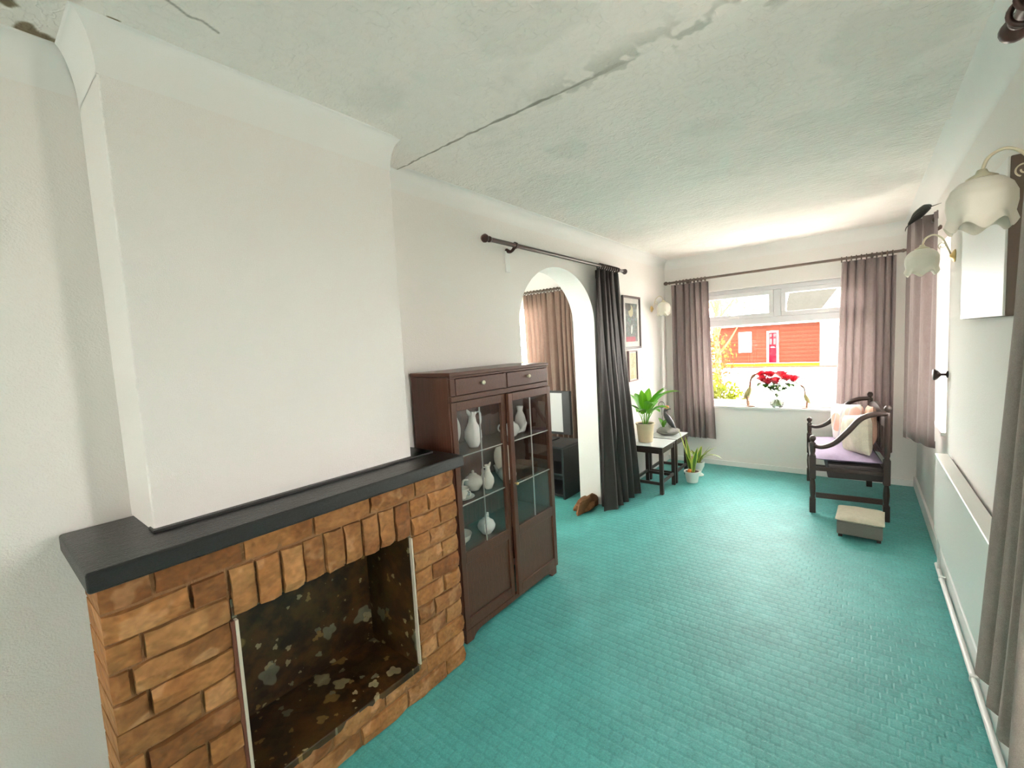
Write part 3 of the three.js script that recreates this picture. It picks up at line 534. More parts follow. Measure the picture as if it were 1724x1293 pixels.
// ---------------------------------------------------------------- the right wall: panel, radiator, pipe, holdback
{
  const t = thing('wall_panel', 'flat white-faced board with dark brown edges fixed to the wall', 'wall panel');
  part('edge_frame', bx(.364, XR - .001, 1.465, 1.965, -2.90, -2.115, .004), std({ color: rgb(.16, .115, .085), roughness: .6 }), t);
  part('white_face', bx(.358, .365, 1.466, 1.964, -2.90, -2.119, .002), M.white, t);
}
{
  const r = thing('radiator', 'long white panel radiator with a rounded top edge', 'radiator'), m = std({ color: rgb(.80, .80, .76), roughness: .35 }), x0 = .335, x1 = .385, y0 = .285, y1 = .715, za = -3.38, zb = -1.05;
  part('front_panel', bx(x0, x0 + .012, y0, y1, za, zb, .005), m, r); part('back_panel', bx(x1 - .012, x1, y0, y1, za, zb, .005), m, r);
  part('end_cap', bx(x0 + .01, x1 - .01, y0, y1, za, za + .006, .002), m, r);
  const sl = [bx(x0 - .003, x1 + .003, y1 - .004, y1 + .012, za - .004, zb, .005)];
  part('top_cover', merge(sl), m, r);
  for (const z of [-3.2, -1.4]) part('wall_bracket', bx(x1 - .002, XR - .001, .35, .62, z - .02, z + .02, .002), m, r);
  const v = part('valve', merge([lathe([[0, 0], [.012, 0], [.012, .02], [.016, .025], [.016, .06], [.010, .066], [0, .066]], 16).translate(.362, .30, za - .035), (() => { const c = new THREE.CylinderGeometry(.008, .008, .045, 12); c.rotateX(Math.PI / 2); c.translate(.362, .315, za - .015); return c; })()]), M.white, r);
  part('supply_pipe', tube([V(.362, .31, za - .035), V(.362, .18, za - .035), V(.364, .035, za - .035)], .0075, 12, 10), M.white, v);
}
{ const t = thing('heating_pipe', 'white heating pipe clipped along the skirting board', 'pipe'); part('pipe_run', tube([V(.364, .032, -3.50), V(.364, .032, -2.6), V(.364, .032, -1.2), V(.364, .032, 3.9)], .011, 60, 12), M.white, t); for (const z of [-3.3, -2.4, -1.6]) part('pipe_clip', bx(.352, XR - .018, .018, .046, z - .008, z + .008, .003), M.white, t); }
{ const t = thing('curtain_holdback', 'dark turned knob for tying back the side curtain', 'holdback', [XR, 1.155, -3.585]); const g = lathe([[0, 0], [.022, 0], [.020, .006], [.008, .010], [.008, .03], [.030, .045], [.036, .058], [.030, .066], [0, .07]], 20); g.rotateZ(Math.PI / 2); part('knob', g, M.woodMid, t); }
{ // hummingbird clipped to the top of the side curtain
  const t = thing('hummingbird_ornament', 'dark hummingbird ornament with a long beak above the side curtain', 'ornament', [.290, 2.138, -3.80], .0), m = std({ color: rgb(.035, .035, .03), roughness: .5 });
  part('body', sweep([V(-.085, -.075, 0), V(-.06, -.045, 0), V(-.03, -.01, 0), V(.01, .03, 0), V(.035, .048, 0), V(.055, .042, 0)], [.008, .020, .036, .035, .028, .008], 30, 14), m, t);
  part('beak', sweep([V(.05, .043, 0), V(.08, .05, 0), V(.115, .058, 0)], [.004, .0025, .001], 10, 8), m, t);
  for (const s of [-1, 1]) part('wing', sweep([V(.0, .02, .02 * s), V(-.04, -.01, .03 * s), V(-.085, -.055, .022 * s)], [.020, .022, .004], 16, 10, .35), m, t);
  part('tail', sweep([V(-.075, -.065, 0), V(-.10, -.10, 0), V(-.105, -.125, 0)], [.009, .012, .008], 12, 10, .3), m, t);
  t.scale.setScalar(.74);
}

// ---------------------------------------------------------------- settle, cushions and footstool
{
  const t = thing('wooden_settle', 'carved dark wooden two-seat settle with curved arms', 'bench', [-.295, 0, -4.165], .10), D = .455, L = .895, m = M.woodMid;
  const post = (x, z, h) => { const g = merge([bx(x - .021, x + .021, 0, .12, z - .021, z + .021, .004), lathe([[.020, .12], [.015, .13], [.018, .15], [.021, .2], [.018, .25], [.014, .27], [.020, .28]], 16).translate(x, 0, z), bx(x - .021, x + .021, .28, .47, z - .021, z + .021, .004), lathe([[.020, .47], [.015, .48], [.019, .50], [.019, h - .09], [.021, h - .06], [.012, h - .052], [.012, h - .045], [.022, h - .03], [.022, h - .015], [.012, h], [0, h + .001]], 16).translate(x, 0, z)]); part('post', g, m, t); };
  for (const z of [0, -L]) { post(0, z, .625); post(D, z, .875); }
  for (const z of [0, -L]) {
    part('arm', sweep([V(D, .815, z), V(D - .07, .81, z), V(D - .15, .775, z), V(D - .24, .66, z), V(D - .32, .57, z), V(D - .40, .535, z), V(0, .545, z)], [.022, .025, .026, .026, .025, .022, .020], 40, 12, .8), m, t);
    part('stretcher', bx(.02, D - .02, .125, .165, z - .012, z + .012, .004), m, t); part('seat_rail', bx(.02, D - .02, .345, .375, z - .012, z + .012, .004), m, t);
  }
  part('seat_rail', bx(-.012, .012, .345, .385, -L + .02, -.02, .004), m, t); part('seat_rail', bx(D - .012, D + .012, .33, .385, -L + .02, -.02, .004), m, t);
  part('stretcher', bx(-.012, .012, .215, .245, -L + .02, -.02, .004), m, t);
  part('seat_base', bx(.10, D - .015, .285, .395, -L + .03, -.03, .01), fabric([.075, .065, .065]), t);
  { const s = new THREE.Shape(); s.moveTo(.02, .70); s.lineTo(L - .02, .70); s.lineTo(L - .02, .77); s.quadraticCurveTo(L / 2, .90, .02, .77); s.lineTo(.02, .70); const g = ext(s, .024); g.rotateY(Math.PI / 2); g.translate(D - .012, 0, 0); part('top_rail', g, m, t); }
  part('back_rail', bx(D - .012, D + .012, .47, .51, -L + .02, -.02, .004), m, t);
  for (let i = 0; i < 7; i++) { const z = -.11 - i * (L - .22) / 6; part('back_slat', bx(D - .008, D + .008, .51, .70, z - .017, z + .017, .003), m, t); }
}
function cushionGeo(w, h, T, pinch = .06) {
  const side = (s) => grid(18, 18, (u, v) => { const a = u * 2 - 1, b = v * 2 - 1, e = Math.sqrt(Math.max(0, (1 - a ** 4) * (1 - b ** 4))), k = 1 - pinch * (1 - a * a) * .0, q = 1 - pinch * (a * a + b * b) * .5 + pinch * a * a * b * b * 1.2; const p = V(a * w / 2 * q * k, b * h / 2 * q, s * T / 2 * e * (1 + .08 * Math.sin(7 * a + 3 * b))); p.u = u * w; p.v = v * h; return p; });
  const g2 = side(-1), ix = g2.index.array; for (let i = 0; i < ix.length; i += 3) { const k = ix[i]; ix[i] = ix[i + 1]; ix[i + 1] = k; }
  const m = mergeVertices(merge([side(1), g2]), 1e-5); m.computeVertexNormals(); return m;
}
const settleTurn = (x, y, z) => V(x, y, z).applyAxisAngle(V(0, 1, 0), .10).add(V(-.295, 0, -4.165));
function cushion(name, label, geo, mat, at, rot, cat = 'cushion') { const c = solo(name, geo, mat, label, cat); const p = settleTurn(...at); c.position.copy(p); c.rotation.set(...rot, 'YXZ'); c.rotation.y += .10; return c; }
cushion('seat_pad', 'lilac fabric seat pad lying on the settle', cushionGeo(.42, .86, .075, .03), fabric([.40, .325, .46]), [.225, .433, -.457], [-Math.PI / 2, 0, 0], 'seat pad');
{ // pale cushion with a peach flower print
  const px = canvasTex(128, 128, (c) => { c.fillStyle = '#efe9e2'; c.fillRect(0, 0, 128, 128); for (const [x, y, r, f] of [[40, 70, 26, '#eeb9a4'], [95, 40, 20, '#f0c6b8'], [85, 100, 16, '#eed0a0'], [20, 20, 12, '#d9c6cc']]) { c.fillStyle = f; c.beginPath(); c.arc(x, y, r, 0, 7); c.fill(); } c.strokeStyle = '#d8d2d6'; c.lineWidth = 5; for (let i = 0; i < 6; i++) { c.beginPath(); c.moveTo(i * 26, 0); c.lineTo(i * 26 - 40, 128); c.stroke(); } }); px.wrapS = px.wrapT = THREE.RepeatWrapping; px.repeat.set(2.5, 2.5);
  cushion('cushion', 'white cushion with a peach print leaning in the settle corner', cushionGeo(.36, .34, .12), phy({ map: px, roughness: .95 }), [.27, .63, -.60], [0, -Math.PI / 2 + .5, 0]).rotation.z = .10;
  cushion('cushion', 'cream cushion leaning against the settle back', cushionGeo(.34, .32, .12), fabric([.78, .72, .58]), [.30, .60, -.26], [-.05, -Math.PI / 2 + .35, .2]);
  cushion('cushion', 'peach cushion tucked behind the white and cream ones', cushionGeo(.30, .30, .07), fabric([.72, .46, .34]), [.405, .66, -.42], [0, -Math.PI / 2, .1]);
}
{
  const t = thing('footstool', 'low cream-topped footstool with grey sides beside the settle', 'footstool', [.005, 0, -3.885], -.03);
  part('base_box', bx(-.125, .125, .02, .115, -.15, .15, .008), fabric([.24, .23, .20]), t);
  const g = cushionGeo(.27, .32, .05, .01); g.rotateX(-Math.PI / 2); g.translate(0, .125, 0); part('padded_top', g, fabric([.68, .64, .50]), t);
  for (const [x, z] of [[-1, -1], [1, -1], [-1, 1], [1, 1]]) part('foot', bx(x * .105 - .012, x * .105 + .012, 0, .022, z * .13 - .012, z * .13 + .012, .003), M.woodMid, t);
}

// ---------------------------------------------------------------- small tables, plants and ornaments by the archway
function smallTable(label, z) {
  const t = thing('side_table', label, 'side table', [-1.585, 0, z]), m = M.woodMid, w = .30, d = .37;
  part('table_top', bx(-w / 2, w / 2, .425, .447, -d / 2, d / 2, .004), m, t); part('glass_sheet', bx(-w / 2 + .004, w / 2 + .006, .4475, .4525, -d / 2 + .002, d / 2 - .002, .001), M.tableGlass, t);
  for (const x of [-1, 1]) for (const s of [-1, 1]) part('leg', bx(x * (w / 2 - .018) - .017, x * (w / 2 - .018) + .017, 0, .425, s * (d / 2 - .018) - .017, s * (d / 2 - .018) + .017, .003), m, t);
  for (const s of [-1, 1]) { part('rail', bx(-w / 2 + .03, w / 2 - .03, .385, .425, s * (d / 2 - .018) - .009, s * (d / 2 - .018) + .009, .002), m, t); part('stretcher', bx(-w / 2 + .03, w / 2 - .03, .085, .112, s * (d / 2 - .018) - .009, s * (d / 2 - .018) + .009, .002), m, t); }
  for (const x of [-1, 1]) { part('rail', bx(x * (w / 2 - .018) - .009, x * (w / 2 - .018) + .009, .385, .425, -d / 2 + .03, d / 2 - .03, .002), m, t); part('stretcher', bx(x * (w / 2 - .018) - .009, x * (w / 2 - .018) + .009, .10, .127, -d / 2 + .03, d / 2 - .03, .002), m, t); }
}
M.tableGlass = std({ color: rgb(.62, .66, .66), roughness: .12 });
smallTable('dark wooden side table carrying the peace lily', -4.165);
smallTable('dark wooden side table carrying the grey stone ornament', -4.565);
function leafGeo(L, W, droop, cup = .25, tw = 0) {      // a blade from the origin, rising along +y and arching over +x
  return grid(4, 10, (u, v) => {
    const a = v * droop, s = droop > .01 ? L / droop : 0, px = droop > .01 ? s * (1 - Math.cos(a)) : 0, py = droop > .01 ? s * Math.sin(a) : L * v;
    const wd = W * Math.pow(Math.sin(Math.PI * Math.min(1, .06 + v * .94)), .75) * (1 - .25 * v), k = (u - .5) * 2, up = cup * Math.abs(k) * wd * .5, tz = k * wd / 2 * Math.cos(tw * v), nx = -Math.cos(a), ny = Math.sin(a);
    const p = V(px + nx * up + k * wd / 2 * Math.sin(tw * v), py + ny * up, tz); p.u = u; p.v = v; return p;
  });
}
const leafMat = (c, map) => phy({ color: rgb(...c), map, roughness: .5, transmission: .35, thickness: 0, side: THREE.DoubleSide });
M.lily = leafMat([.85, 1, .7], T.leaf); M.lilyDark = leafMat([.42, .62, .42], T.leaf); M.snake = leafMat([.95, .98, .85], T.variegated); M.pale = leafMat([.95, .95, .7], T.variegated);
const potGeo = (r0, r1, h) => lathe([[0, 0], [r0, 0], [r0 + .003, .006], [r1 - .004, h - .014], [r1 + .003, h - .012], [r1 + .003, h], [r1 - .006, h], [r1 - .008, h - .02], [0, h - .02]], 32);
M.soil = std({ color: rgb(.05, .03, .02), roughness: 1 });
{
  const t = thing('potted_peace_lily', 'leafy green peace lily in a cream pot', 'pot plant', [-1.665, .453, -4.165]);
  part('pot', potGeo(.066, .088, .185), std({ color: rgb(.62, .52, .33), roughness: .45 }), t);
  part('soil', new THREE.CylinderGeometry(.078, .078, .012, 24).translate(0, .17, 0), M.soil, t);
  const L = [[.34, .095, .75, 0.2, 0], [.36, .10, 1.25, -.35, 0], [.40, .105, 1.5, .25, 0], [.33, .095, 1.7, -.9, 0], [.30, .09, .5, 1.6, 0], [.30, .09, 1.1, 2.4, 1], [.33, .10, 1.3, .9, 0], [.28, .085, 1.6, 1.5, 0], [.26, .085, 1.9, .0, 0], [.30, .085, .35, -1.4, 0], [.26, .08, 1.5, -2.2, 1], [.28, .08, .8, 3.0, 1], [.24, .08, 1.9, -.55, 0], [.23, .075, 1.7, .55, 1], [.22, .07, 1.4, 2.0, 1], [.25, .08, 1.9, -1.5, 0], [.36, .095, .95, -.15, 0], [.24, .08, 1.3, 1.2, 0]];
  L.forEach(([l, w, d, a, dk], i) => { const g = leafGeo(l * .74, w * 1.15, d * .8, .3, .25 * (i % 3 - 1)), st = l * .52, lean = .10 + d * .16; g.rotateZ(-lean * 1.4); g.translate(st * Math.sin(lean), st * Math.cos(lean), 0); g.rotateY(a); const m = part('leaf', g, dk ? M.lilyDark : M.lily, t); m.position.set(.02 * Math.cos(a), .165, -.02 * Math.sin(a)); part('leaf_stalk', tube([V(0, 0, 0), V(st * .5 * Math.sin(lean * .8), st * .5, 0).applyAxisAngle(V(0, 1, 0), a), V(st * Math.sin(lean), st * Math.cos(lean), 0).applyAxisAngle(V(0, 1, 0), a)], .003, 8, 6), M.lily, m); });
}
{
  const t = thing('potted_snake_plant', 'yellow-edged snake plant in a white pot on the carpet', 'pot plant', [-1.325, 0, -4.50]);
  part('pot', potGeo(.05, .075, .115), std({ color: rgb(.76, .77, .70), roughness: .5 }), t); part('soil', new THREE.CylinderGeometry(.066, .066, .01, 20).translate(0, .10, 0), M.soil, t);
  [[.36, .055, .15, 2.6], [.27, .058, .18, .3], [.30, .056, .25, -.8], [.20, .05, .35, 1.4], [.24, .055, .3, -2.0], [.46, .06, .12, 2.95], [.17, .045, .4, -.2]].forEach(([l, w, d, a], i) => { const g = leafGeo(l, w, d, .35, .5 * (i % 2)); g.rotateZ(-.10 - .05 * (i % 3)); g.rotateY(a); part('leaf', g, M.snake, t).position.set(.026 * Math.cos(a), .10, -.026 * Math.sin(a)); });
  part('orange_ornament', lathe([[0, 0], [.016, .004], [.02, .02], [.013, .034], [0, .038]], 16).translate(-.01, .108, .052), std({ color: rgb(.80, .22, .04), roughness: .5 }), t);
}
{
  const t = thing('potted_spider_plant', 'arching pale-leaved plant in a small white footed pot', 'pot plant', [-1.335, 0, -4.76]);
  part('pot', lathe([[0, 0], [.05, 0], [.052, .008], [.026, .03], [.028, .04], [.056, .10], [.06, .145], [.053, .145], [.048, .125], [0, .125]], 28), std({ color: rgb(.76, .77, .72), roughness: .5 }), t); part('soil', new THREE.CylinderGeometry(.048, .048, .01, 20).translate(0, .125, 0), M.soil, t);
  [[.24, .04, .5, .0], [.26, .04, 1.0, .4], [.30, .038, 1.9, -.2], [.26, .04, 1.3, -.7], [.22, .04, .9, 1.6], [.20, .035, 1.3, 2.6], [.24, .04, .8, -1.8], [.18, .036, 1.6, 3.3]].forEach(([l, w, d, a]) => { const g = leafGeo(l, w, d, .3); g.rotateZ(-.25); g.rotateY(a); part('leaf', g, M.pale, t).position.set(.015 * Math.cos(a), .12, -.015 * Math.sin(a)); });
  part('pink_bloom', lathe([[0, 0], [.018, .01], [.026, .04], [.02, .07], [0, .085]], 16).translate(-.04, .13, .03), std({ color: rgb(.80, .42, .40), roughness: .7 }), t);
}
{
  const t = thing('stone_ornament', 'dark carved bird on a grey stone base with a wire loop', 'ornament', [-1.585, .453, -4.58], 0), grey = std({ color: rgb(.30, .29, .27), roughness: .9, bumpMap: rep(T.rough, 3), bumpScale: .01 }), dk = std({ color: rgb(.05, .05, .055), roughness: .25 });
  const b = new THREE.IcosahedronGeometry(.1, 3), p = b.attributes.position; for (let i = 0; i < p.count; i++) { const k = 1 + .25 * (N[1](p.getX(i) * 30 + 3, p.getY(i) * 30 + p.getZ(i) * 20) - .5); p.setXYZ(i, p.getX(i) * 1.15 * k, Math.max(-.035, p.getY(i) * .42 * k), p.getZ(i) * 1.2 * k); } b.computeVertexNormals(); b.translate(0, .036, 0); part('stone_base', b, grey, t);
  part('bird_body', sweep([V(.10, .03, 0), V(.07, .07, 0), V(.03, .13, 0), V(-.01, .19, 0), V(-.03, .23, 0), V(-.01, .265, 0), V(.035, .27, 0)], [.006, .016, .030, .030, .016, .017, .004], 36, 14), dk, t);
  part('leaf_spray', merge([.2, 1.3, 2.4, -1].map((a, i) => { const g = leafGeo(.15, .05, 1.2); g.rotateZ(-.3); g.rotateY(a); g.translate(-.04, .07, .02); return g; })), M.lilyDark, t);
  part('wire_loop', new THREE.TorusGeometry(.032, .0025, 8, 28).translate(-.06, .31, .0), dk, t); part('wire_stalk', tube([V(-.06, .278, 0), V(-.055, .2, .005), V(-.04, .08, 0)], .0022, 12, 6), dk, t);
  part('orange_head', new THREE.SphereGeometry(.02, 16, 12).scale(1.3, .9, 1).translate(.0, .29, .02), std({ color: rgb(.80, .38, .14), roughness: .5 }), t);
}
{ // brown crumpled cloth at the foot of the dark curtain
  const t = solo('crumpled_cloth', (() => { const g = new THREE.IcosahedronGeometry(.1, 4), p = g.attributes.position; for (let i = 0; i < p.count; i++) { const x = p.getX(i), y = p.getY(i), z = p.getZ(i), k = 1 + .75 * (fbm(x * 1.4 + .3, y * 1.4 + z * 1.1 + .6, 3, 0) - .5) + .22 * Math.sin(x * 60 + 5 * z); p.setXYZ(i, x * .72 * k, Math.max(-.028, y * .75 * k), z * 1.45 * k); } g.computeVertexNormals(); g.translate(0, .029, 0); return g; })(), fabric([.30, .135, .055]), 'heap of crumpled brown cloth on the carpet by the archway', 'cloth');
  t.position.set(-1.885, 0, -3.33);
}

// ---------------------------------------------------------------- beyond the archway: television and stand
{
  const s = thing('television_stand', 'black wooden stand holding the television beyond the archway', 'stand', [-2.42, 0, -3.62], 0);
  part('top_board', bx(-.36, .26, .48, .50, -.2, .2, .004), M.dark, s); part('side_panel', bx(.24, .26, 0, .48, -.2, .2, .003), M.dark, s); part('side_panel', bx(-.36, -.34, 0, .48, -.2, .2, .003), M.dark, s); part('shelf', bx(-.34, .24, .22, .24, -.19, .19, .002), M.dark, s); part('back_panel', bx(-.34, .24, .02, .48, -.2, -.19, 0), M.dark, s); part('bottom_board', bx(-.34, .24, .02, .04, -.19, .19, .002), M.dark, s);
  const t = thing('television', 'black flat television with a pale reflecting screen', 'television', [-2.42, .5, -3.66], 0);
  part('bezel', bx(-.42, .22, .07, .50, -.02, .02, .006), M.dark, t); part('screen', bx(-.40, .135, .095, .48, .019, .0225, .001), std({ color: rgb(.50, .50, .49), roughness: .12 }), t); part('foot', merge([bx(-.22, .02, 0, .012, -.09, .09, .004), bx(-.14, -.06, .01, .09, -.015, .01, .004)]), M.dark, t);
}

// ---------------------------------------------------------------- window sill: roses in a vase and two carved ducks
const SILL = W1.y0 + .003;
{
  const v = thing('glass_vase', 'clear round glass vase holding the red roses', 'vase', [-.682, SILL, -5.268]);
  part('vessel', lathe([[0, 0], [.045, 0], [.056, .012], [.06, .05], [.052, .10], [.046, .135], [.05, .15], [.047, .15], [.043, .134], [.049, .10], [.056, .05], [.05, .014], [0, .008]], 36), phy({ color: rgb(.95, .98, .97), roughness: .03, transmission: 1, thickness: .01, ior: 1.45 }), v);
  part('water', lathe([[0, .0085], [.0485, .0145], [.0545, .05], [.05, .085], [0, .085]], 28), phy({ color: rgb(.93, .97, .93), roughness: .02, transmission: 1, thickness: .05, ior: 1.33 }), v);
  const petal = std({ color: rgb(.62, .015, .045), roughness: .6 }), petal2 = std({ color: rgb(.74, .10, .13), roughness: .6 }), green = std({ color: rgb(.16, .26, .09), map: T.leaf, roughness: .6, side: THREE.DoubleSide }), stemM = std({ color: rgb(.20, .30, .09), roughness: .7 });
  const B = [[-.115, .285, .02, 0], [-.055, .325, -.02, 1], [.0, .265, .06, 0], [.035, .325, -.03, 1], [.09, .29, .02, 0], [.145, .275, .0, 1], [-.075, .255, .05, 1], [-.145, .325, -.04, 0]];
  B.forEach(([x, y, z, k], i) => {
    const r = thing('red_rose', 'red rose with green leaves standing in the glass vase', 'rose', [-.682, SILL, -5.268], 0, 'red roses in the glass vase'), tip = V(x, y, z);
    part('stem', tube([V(-x * .22, .02, -z * .2), V(x * .12, .13, z * .12), V(x * .75, y * .8, z * .8), tip], .003, 20, 6), stemM, r);
    const bl = new THREE.Group(); bl.name = 'bloom'; bl.position.copy(tip); bl.rotation.set(z * 3, i, -x * 2); r.add(bl);
    for (let q = 0; q < 9; q++) { const rad = q < 3 ? .017 : q < 6 ? .034 : .048, hgt = q < 3 ? .062 : q < 6 ? .058 : .046; const g = grid(5, 5, (u, v2) => { const a = (u - .5) * (q < 3 ? 2.4 : 1.9), rr2 = rad * (.35 + .75 * Math.sin(v2 * 1.5)) * (1 + (q >= 6 ? .35 * v2 * v2 : 0)); return V(Math.cos(a) * rr2, v2 * hgt - .008 + .006 * Math.cos(a * 2), Math.sin(a) * rr2); }); g.rotateY(q * 2.1 + i); part('petal', g, (q + k) % 3 ? petal : petal2, bl).material.side = THREE.DoubleSide; }
    for (let q = 0; q < 4; q++) { const g = leafGeo(.10, .065, .9); g.rotateZ(-.9 - .2 * q); g.rotateY(i * 1.7 + q * 1.6); part('leaf', g, green, r).position.set(x * (.45 + .12 * q), .165 + .028 * q + .01 * (i % 3), z * .5 + .01 * q); }
  });
}
function duck(label, pos, s, turn) {
  const t = thing('wooden_duck', label, 'ornament', pos, turn), body = std({ color: rgb(.33, .29, .11), roughness: .5 }), neck = std({ color: rgb(.30, .16, .09), roughness: .5 }), S = (a) => a.map((p) => V(...p).multiplyScalar(s));
  part('body', sweep(S([[-.075, .085, 0], [-.055, .11, 0], [-.03, .15, 0], [-.01, .20, 0], [-.002, .235, 0]]), [.006, .024, .036, .026, .014].map((r) => r * s), 30, 16), body, t);
  const nk = part('neck', sweep(S([[-.004, .225, 0], [.0, .28, 0], [.012, .33, 0], [.032, .355, 0]]), [.015, .011, .012, .017].map((r) => r * s), 24, 14), neck, t);
  part('head', sweep(S([[.01, .338, 0], [.035, .36, 0], [.06, .378, 0], [.095, .405, 0]]), [.010, .018, .010, .004].map((r) => r * s), 20, 12), neck, nk);
  for (const z of [-1, 1]) part('leg', sweep(S([[-.03, .12, .012 * z], [-.028, .06, .014 * z], [-.024, .012, .016 * z]]), [.014, .009, .009].map((r) => r * s), 12, 10), neck, t);
  part('base', lathe([[0, 0], [.04, 0], [.042, .006], [.034, .014], [0, .016]].map((p) => [p[0] * s, p[1] * s]), 24).scale(1.35, 1, .9), neck, t);
}
duck('tall carved wooden duck stretching its neck on the sill', [-.93, SILL, -5.275], .92, -.15);
duck('short carved wooden duck on the sill beside the roses', [-.44, SILL, -5.275], .62, Math.PI + .3);

// ---------------------------------------------------------------- outside
const GY = -.40;
{
  const matte = (o) => phy({ ...o, roughness: 1, specularIntensity: 0 });
  const lawnM = matte({ color: rgb(.45, .43, .395), roughness: 1 }), roadM = matte({ color: rgb(.66, .64, .61), roughness: .95 }), brickO = matte({ color: rgb(.085, .021, .0125), roughness: .95 }), whiteO = matte({ color: rgb(.82, .81, .78), roughness: .7 }), roofM = matte({ color: rgb(.025, .0245, .021), roughness: .9 });
  struct('ground_outside', bx(-60, 60, GY - .3, GY, -90, 40, 0), lawnM, 'pale paved ground outside the windows', 'ground');
  struct('road', bx(-60, 60, GY, GY + .02, -27, -11.5, 0), roadM, 'pale sunlit road outside the window', 'road');
  struct('verge', bx(-60, 60, GY, GY + .03, -31, -27.2, 0), matte({ color: rgb(.05, .058, .005), roughness: 1 }), 'yellow-green grass verge in front of the bungalow', 'lawn');
  struct('kerb', bx(-60, 60, GY, GY + .10, -27.2, -27, .02), matte({ color: rgb(.07, .03, .02), roughness: .9 }), 'red kerb along the far side of the road', 'kerb');
  { const w = thing('garden_wall', 'low pinkish brick wall at the front of the garden', 'garden wall'); let k = 0; const ms = [[.09, .055, .04], [.10, .065, .05], [.08, .05, .038]].map((c) => matte({ color: rgb(...c), roughness: .95 })); const bg = bx(-.215, .215, 0, .08, -.1, .1, .008); for (let r = 0; r < 3; r++) for (let i = 0; i < 16; i++) { const m = part('brick' + (k ? '_' + String(k).padStart(3, '0') : ''), bg, ms[(i * 7 + r * 3) % 3], w); m.position.set(-4.2 + i * .44 + (r % 2) * .22, GY + .01 + r * .088, -10.9); k++; } part('mortar_bed', bx(-4.35, 2.6, GY, GY + .26, -10.97, -10.83, 0), matte({ color: rgb(.12, .10, .09), roughness: 1 }), w); }
  // bungalow across the road
  const hz = -32, b = thing('brick_bungalow', 'orange brick bungalow with a red door across the road', 'house');
  const cs = [[.088, .0235, .0142], [.077, .0195, .012], [.10, .028, .0172]].map((c) => matte({ color: rgb(...c), roughness: .95 }));
  part('wall', bx(-7.6, -1.95, GY, 2.0, hz - 6, hz - .06, 0), brickO, b);
  for (let r = 0; r < 30; r++) part('brick_course' + (r ? '_' + String(r).padStart(3, '0') : ''), merge([bx(-7.6, -4.72, GY + r * .08, GY + r * .08 + .07, hz - .08, hz - .03, 0), bx(-4.0, -1.95, GY + r * .08, GY + r * .08 + .07, hz - .08, hz - .03, 0)]), cs[(r * 5 + 1) % 3], b);
  part('fascia', bx(-8, -1.9, 1.98, 2.3, hz - .3, hz + .35, .02), whiteO, b);
  { const d = part('front_door', bx(-4.58, -4.14, GY + .02, 1.50, hz - .02, hz + .03, .01), matte({ color: rgb(.085, .003, .009), roughness: .6 }), b); part('door_frame', merge([bx(-4.68, -4.58, GY, 1.6, hz - .04, hz + .05, .01), bx(-4.14, -4.04, GY, 1.6, hz - .04, hz + .05, .01), bx(-4.58, -4.14, 1.5, 1.6, hz - .04, hz + .05, .01)]), whiteO, b); for (const x of [-4.47, -4.25]) for (const [y0, y1] of [[.75, 1.12], [1.22, 1.42]]) part('pane', bx(x - .07, x + .07, y0, y1, hz + .03, hz + .045, .004), matte({ color: rgb(.05, .05, .052), roughness: .4 }), d); part('letter_box', bx(-4.45, -4.27, .55, .60, hz + .03, hz + .05, .005), whiteO, d); }
  { const w = part('window_frame', bx(-6.3, -5.55, .3, 1.62, hz - .03, hz + .04, .01), whiteO, b); part('pane', bx(-6.22, -5.63, .38, 1.54, hz + .04, hz + .05, 0), matte({ color: rgb(.75, .76, .76), roughness: .15 }), w); }
  { const s = []; const rz = 4.6; for (let i = 0; i < 17; i++) { const t0 = i / 17, y = 2.28 + t0 * 2.7, z = hz + .45 - t0 * rz; s.push([y, z, i]); } for (const [y, z, i] of s) { const x1 = -.55 - i * .0; const g = bx(-3.75, -1.65 + .11 * i, 0, .05, -.36, 0, .01); g.rotateX(.53); g.translate(0, y, z); part('roof_tile_course' + (i ? '_' + String(i).padStart(3, '0') : ''), g, roofM, b); } part('roof_deck', (() => { const sh = new THREE.Shape([new THREE.Vector2(-hz - .4, 2.2), new THREE.Vector2(-hz + 4.2, 4.9), new THREE.Vector2(-hz + 8.5, 2.2)]); const g = ext(sh, 1.8); g.rotateY(Math.PI / 2); g.translate(-3.7, -.02, 0); return g; })(), roofM, b); }
  { const g = thing('white_garage', 'white rendered garage beside the brick bungalow', 'garage'); part('wall', bx(-1.68, 4.2, GY, 2.45, -31.2, -28, .01), whiteO, g); part('roof', (() => { const sh = new THREE.Shape([new THREE.Vector2(-1.69, 2.45), new THREE.Vector2(4.4, 2.45), new THREE.Vector2(1.3, 6.8)]); const q = ext(sh, 3.3); q.translate(0, 0, -31.25); return q; })(), whiteO, g); part('garage_door', merge(seq(0, 8, 9).map((i) => bx(.1, 2.5, GY + .05 + i * .22, GY + .25 + i * .22, -28, -27.97, .01))), whiteO, g); }
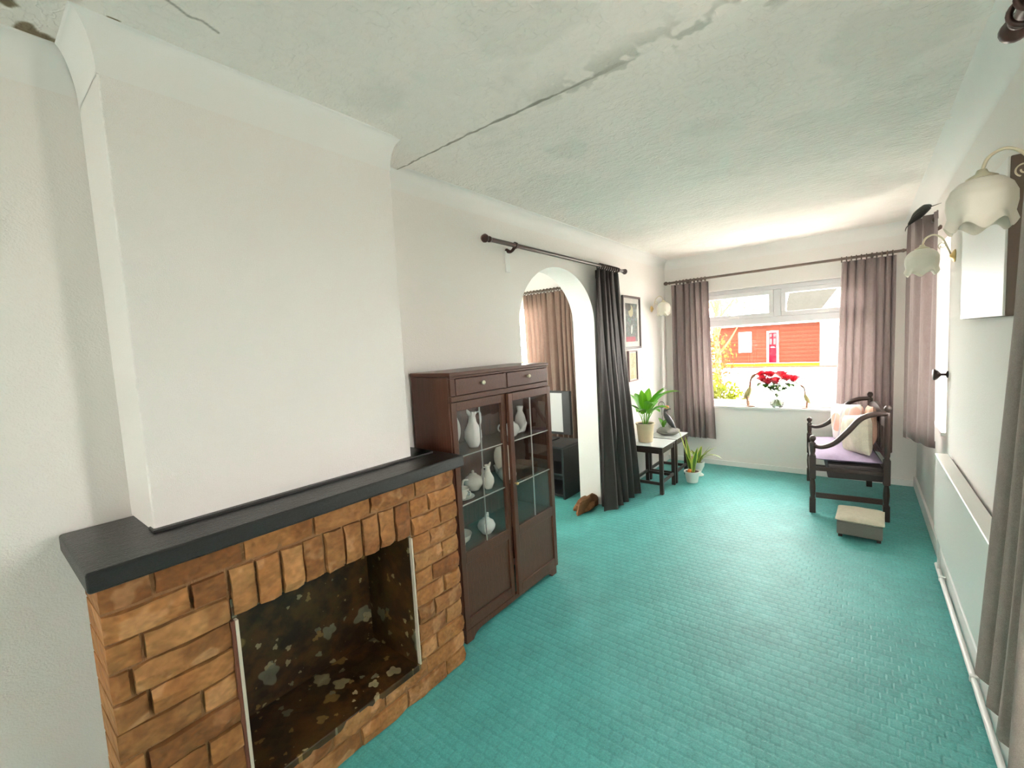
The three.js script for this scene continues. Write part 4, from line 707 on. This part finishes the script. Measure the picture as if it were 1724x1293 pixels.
  // planting in the front garden
  function leafyBush(name, label, pos, rad, n, size, cols, cat = 'bush') {
    const t = thing(name, label, cat, pos);
    cols.forEach((c, ci) => {
      const pos2 = [], nor = [], uv = []; for (let i = 0; i < n; i++) {
        const th = rnd() * 6.283, ph = Math.acos(2 * rnd() - 1), k = Math.pow(rnd(), .33) * (.85 + .3 * rnd()), cx = rad[0] * k * Math.sin(ph) * Math.cos(th), cy = Math.max(.03, rad[1] + rad[1] * k * Math.cos(ph)), cz = rad[2] * k * Math.sin(ph) * Math.sin(th), s = size * (.6 + .8 * rnd()), e = new THREE.Euler(rnd() * 6, rnd() * 6, rnd() * 6);
        const q = [V(-.5, 0, 0), V(0, -.3, .08), V(.5, 0, 0), V(-.5, 0, 0), V(.5, 0, 0), V(0, .3, .08)]; for (const p of q) { p.multiplyScalar(s).applyEuler(e); pos2.push(cx + p.x, cy + p.y, cz + p.z); uv.push(0, 0); }
      }
      const g = new THREE.BufferGeometry(); g.setAttribute('position', new THREE.Float32BufferAttribute(pos2, 3)); g.setAttribute('uv', new THREE.Float32BufferAttribute(uv, 2)); g.computeVertexNormals();
      const m = part('foliage', g, phy({ color: rgb(...c), roughness: 1, specularIntensity: 0, transmission: .3, thickness: 0, side: THREE.DoubleSide }), t); m.userData.kind = 'stuff';
    });
    part('stem', tube([V(0, 0, 0), V(.03, rad[1] * .6, 0), V(0, rad[1] * 1.2, .02)], .03, 8, 6), matte({ color: rgb(.2, .13, .08), roughness: 1 }), t);
    return t;
  }
  leafyBush('garden_shrub', 'bright yellow-green shrub just outside the window', [-2.25, GY, -9.0], [.62, .53, .5], 900, .10, [[.075, .09, .006], [.10, .11, .012]]);
  leafyBush('garden_shrub', 'rounded yellow-green shrub by the garden wall', [-3.6, GY, -9.7], [.6, .5, .5], 800, .10, [[.07, .085, .006], [.10, .11, .012]]);
  leafyBush('autumn_shrub', 'tall shrub with orange and yellow leaves outside the window', [-3.25, GY, -11.6], [.85, 1.12, .7], 900, .10, [[.11, .08, .018], [.10, .04, .012]]);
  { const t = thing('bare_tree', 'bare branching tree in front of the bungalow', 'tree', [-4.3, GY, -18]); const bark = matte({ color: rgb(.10, .078, .035), roughness: 1 }); part('trunk', sweep([V(0, 0, 0), V(.05, 1, 0), V(-.05, 2, 0), V(.1, 3.4, 0)], [.14, .11, .09, .05], 20, 10), bark, t); for (let i = 0; i < 9; i++) { const a = i * 2.4, y = 1.1 + i * .26; part('branch', sweep([V(0, y, 0), V(.4 * Math.cos(a), y + .5, .4 * Math.sin(a)), V(.9 * Math.cos(a + .3), y + 1.3, .9 * Math.sin(a))], [.05, .035, .012], 14, 8), bark, t); } }
  leafyBush('distant_tree', 'pale tree behind the bungalow roof', [-9.5, GY, -44], [2.5, 4.2, 2], 900, .4, [[.22, .20, .09]], 'tree');
  leafyBush('garden_shrub', 'yellow-green shrub outside the archway room window', [-5.6, GY, -7.0], [.9, .75, .6], 700, .12, [[.08, .095, .007], [.11, .12, .015]]);
}

const renderer = new THREE.WebGLRenderer();
renderer.toneMapping = THREE.LinearToneMapping;
renderer.toneMappingExposure = EXPOSURE;
renderer.shadowMap.enabled = true;
renderer.render(scene, camera);
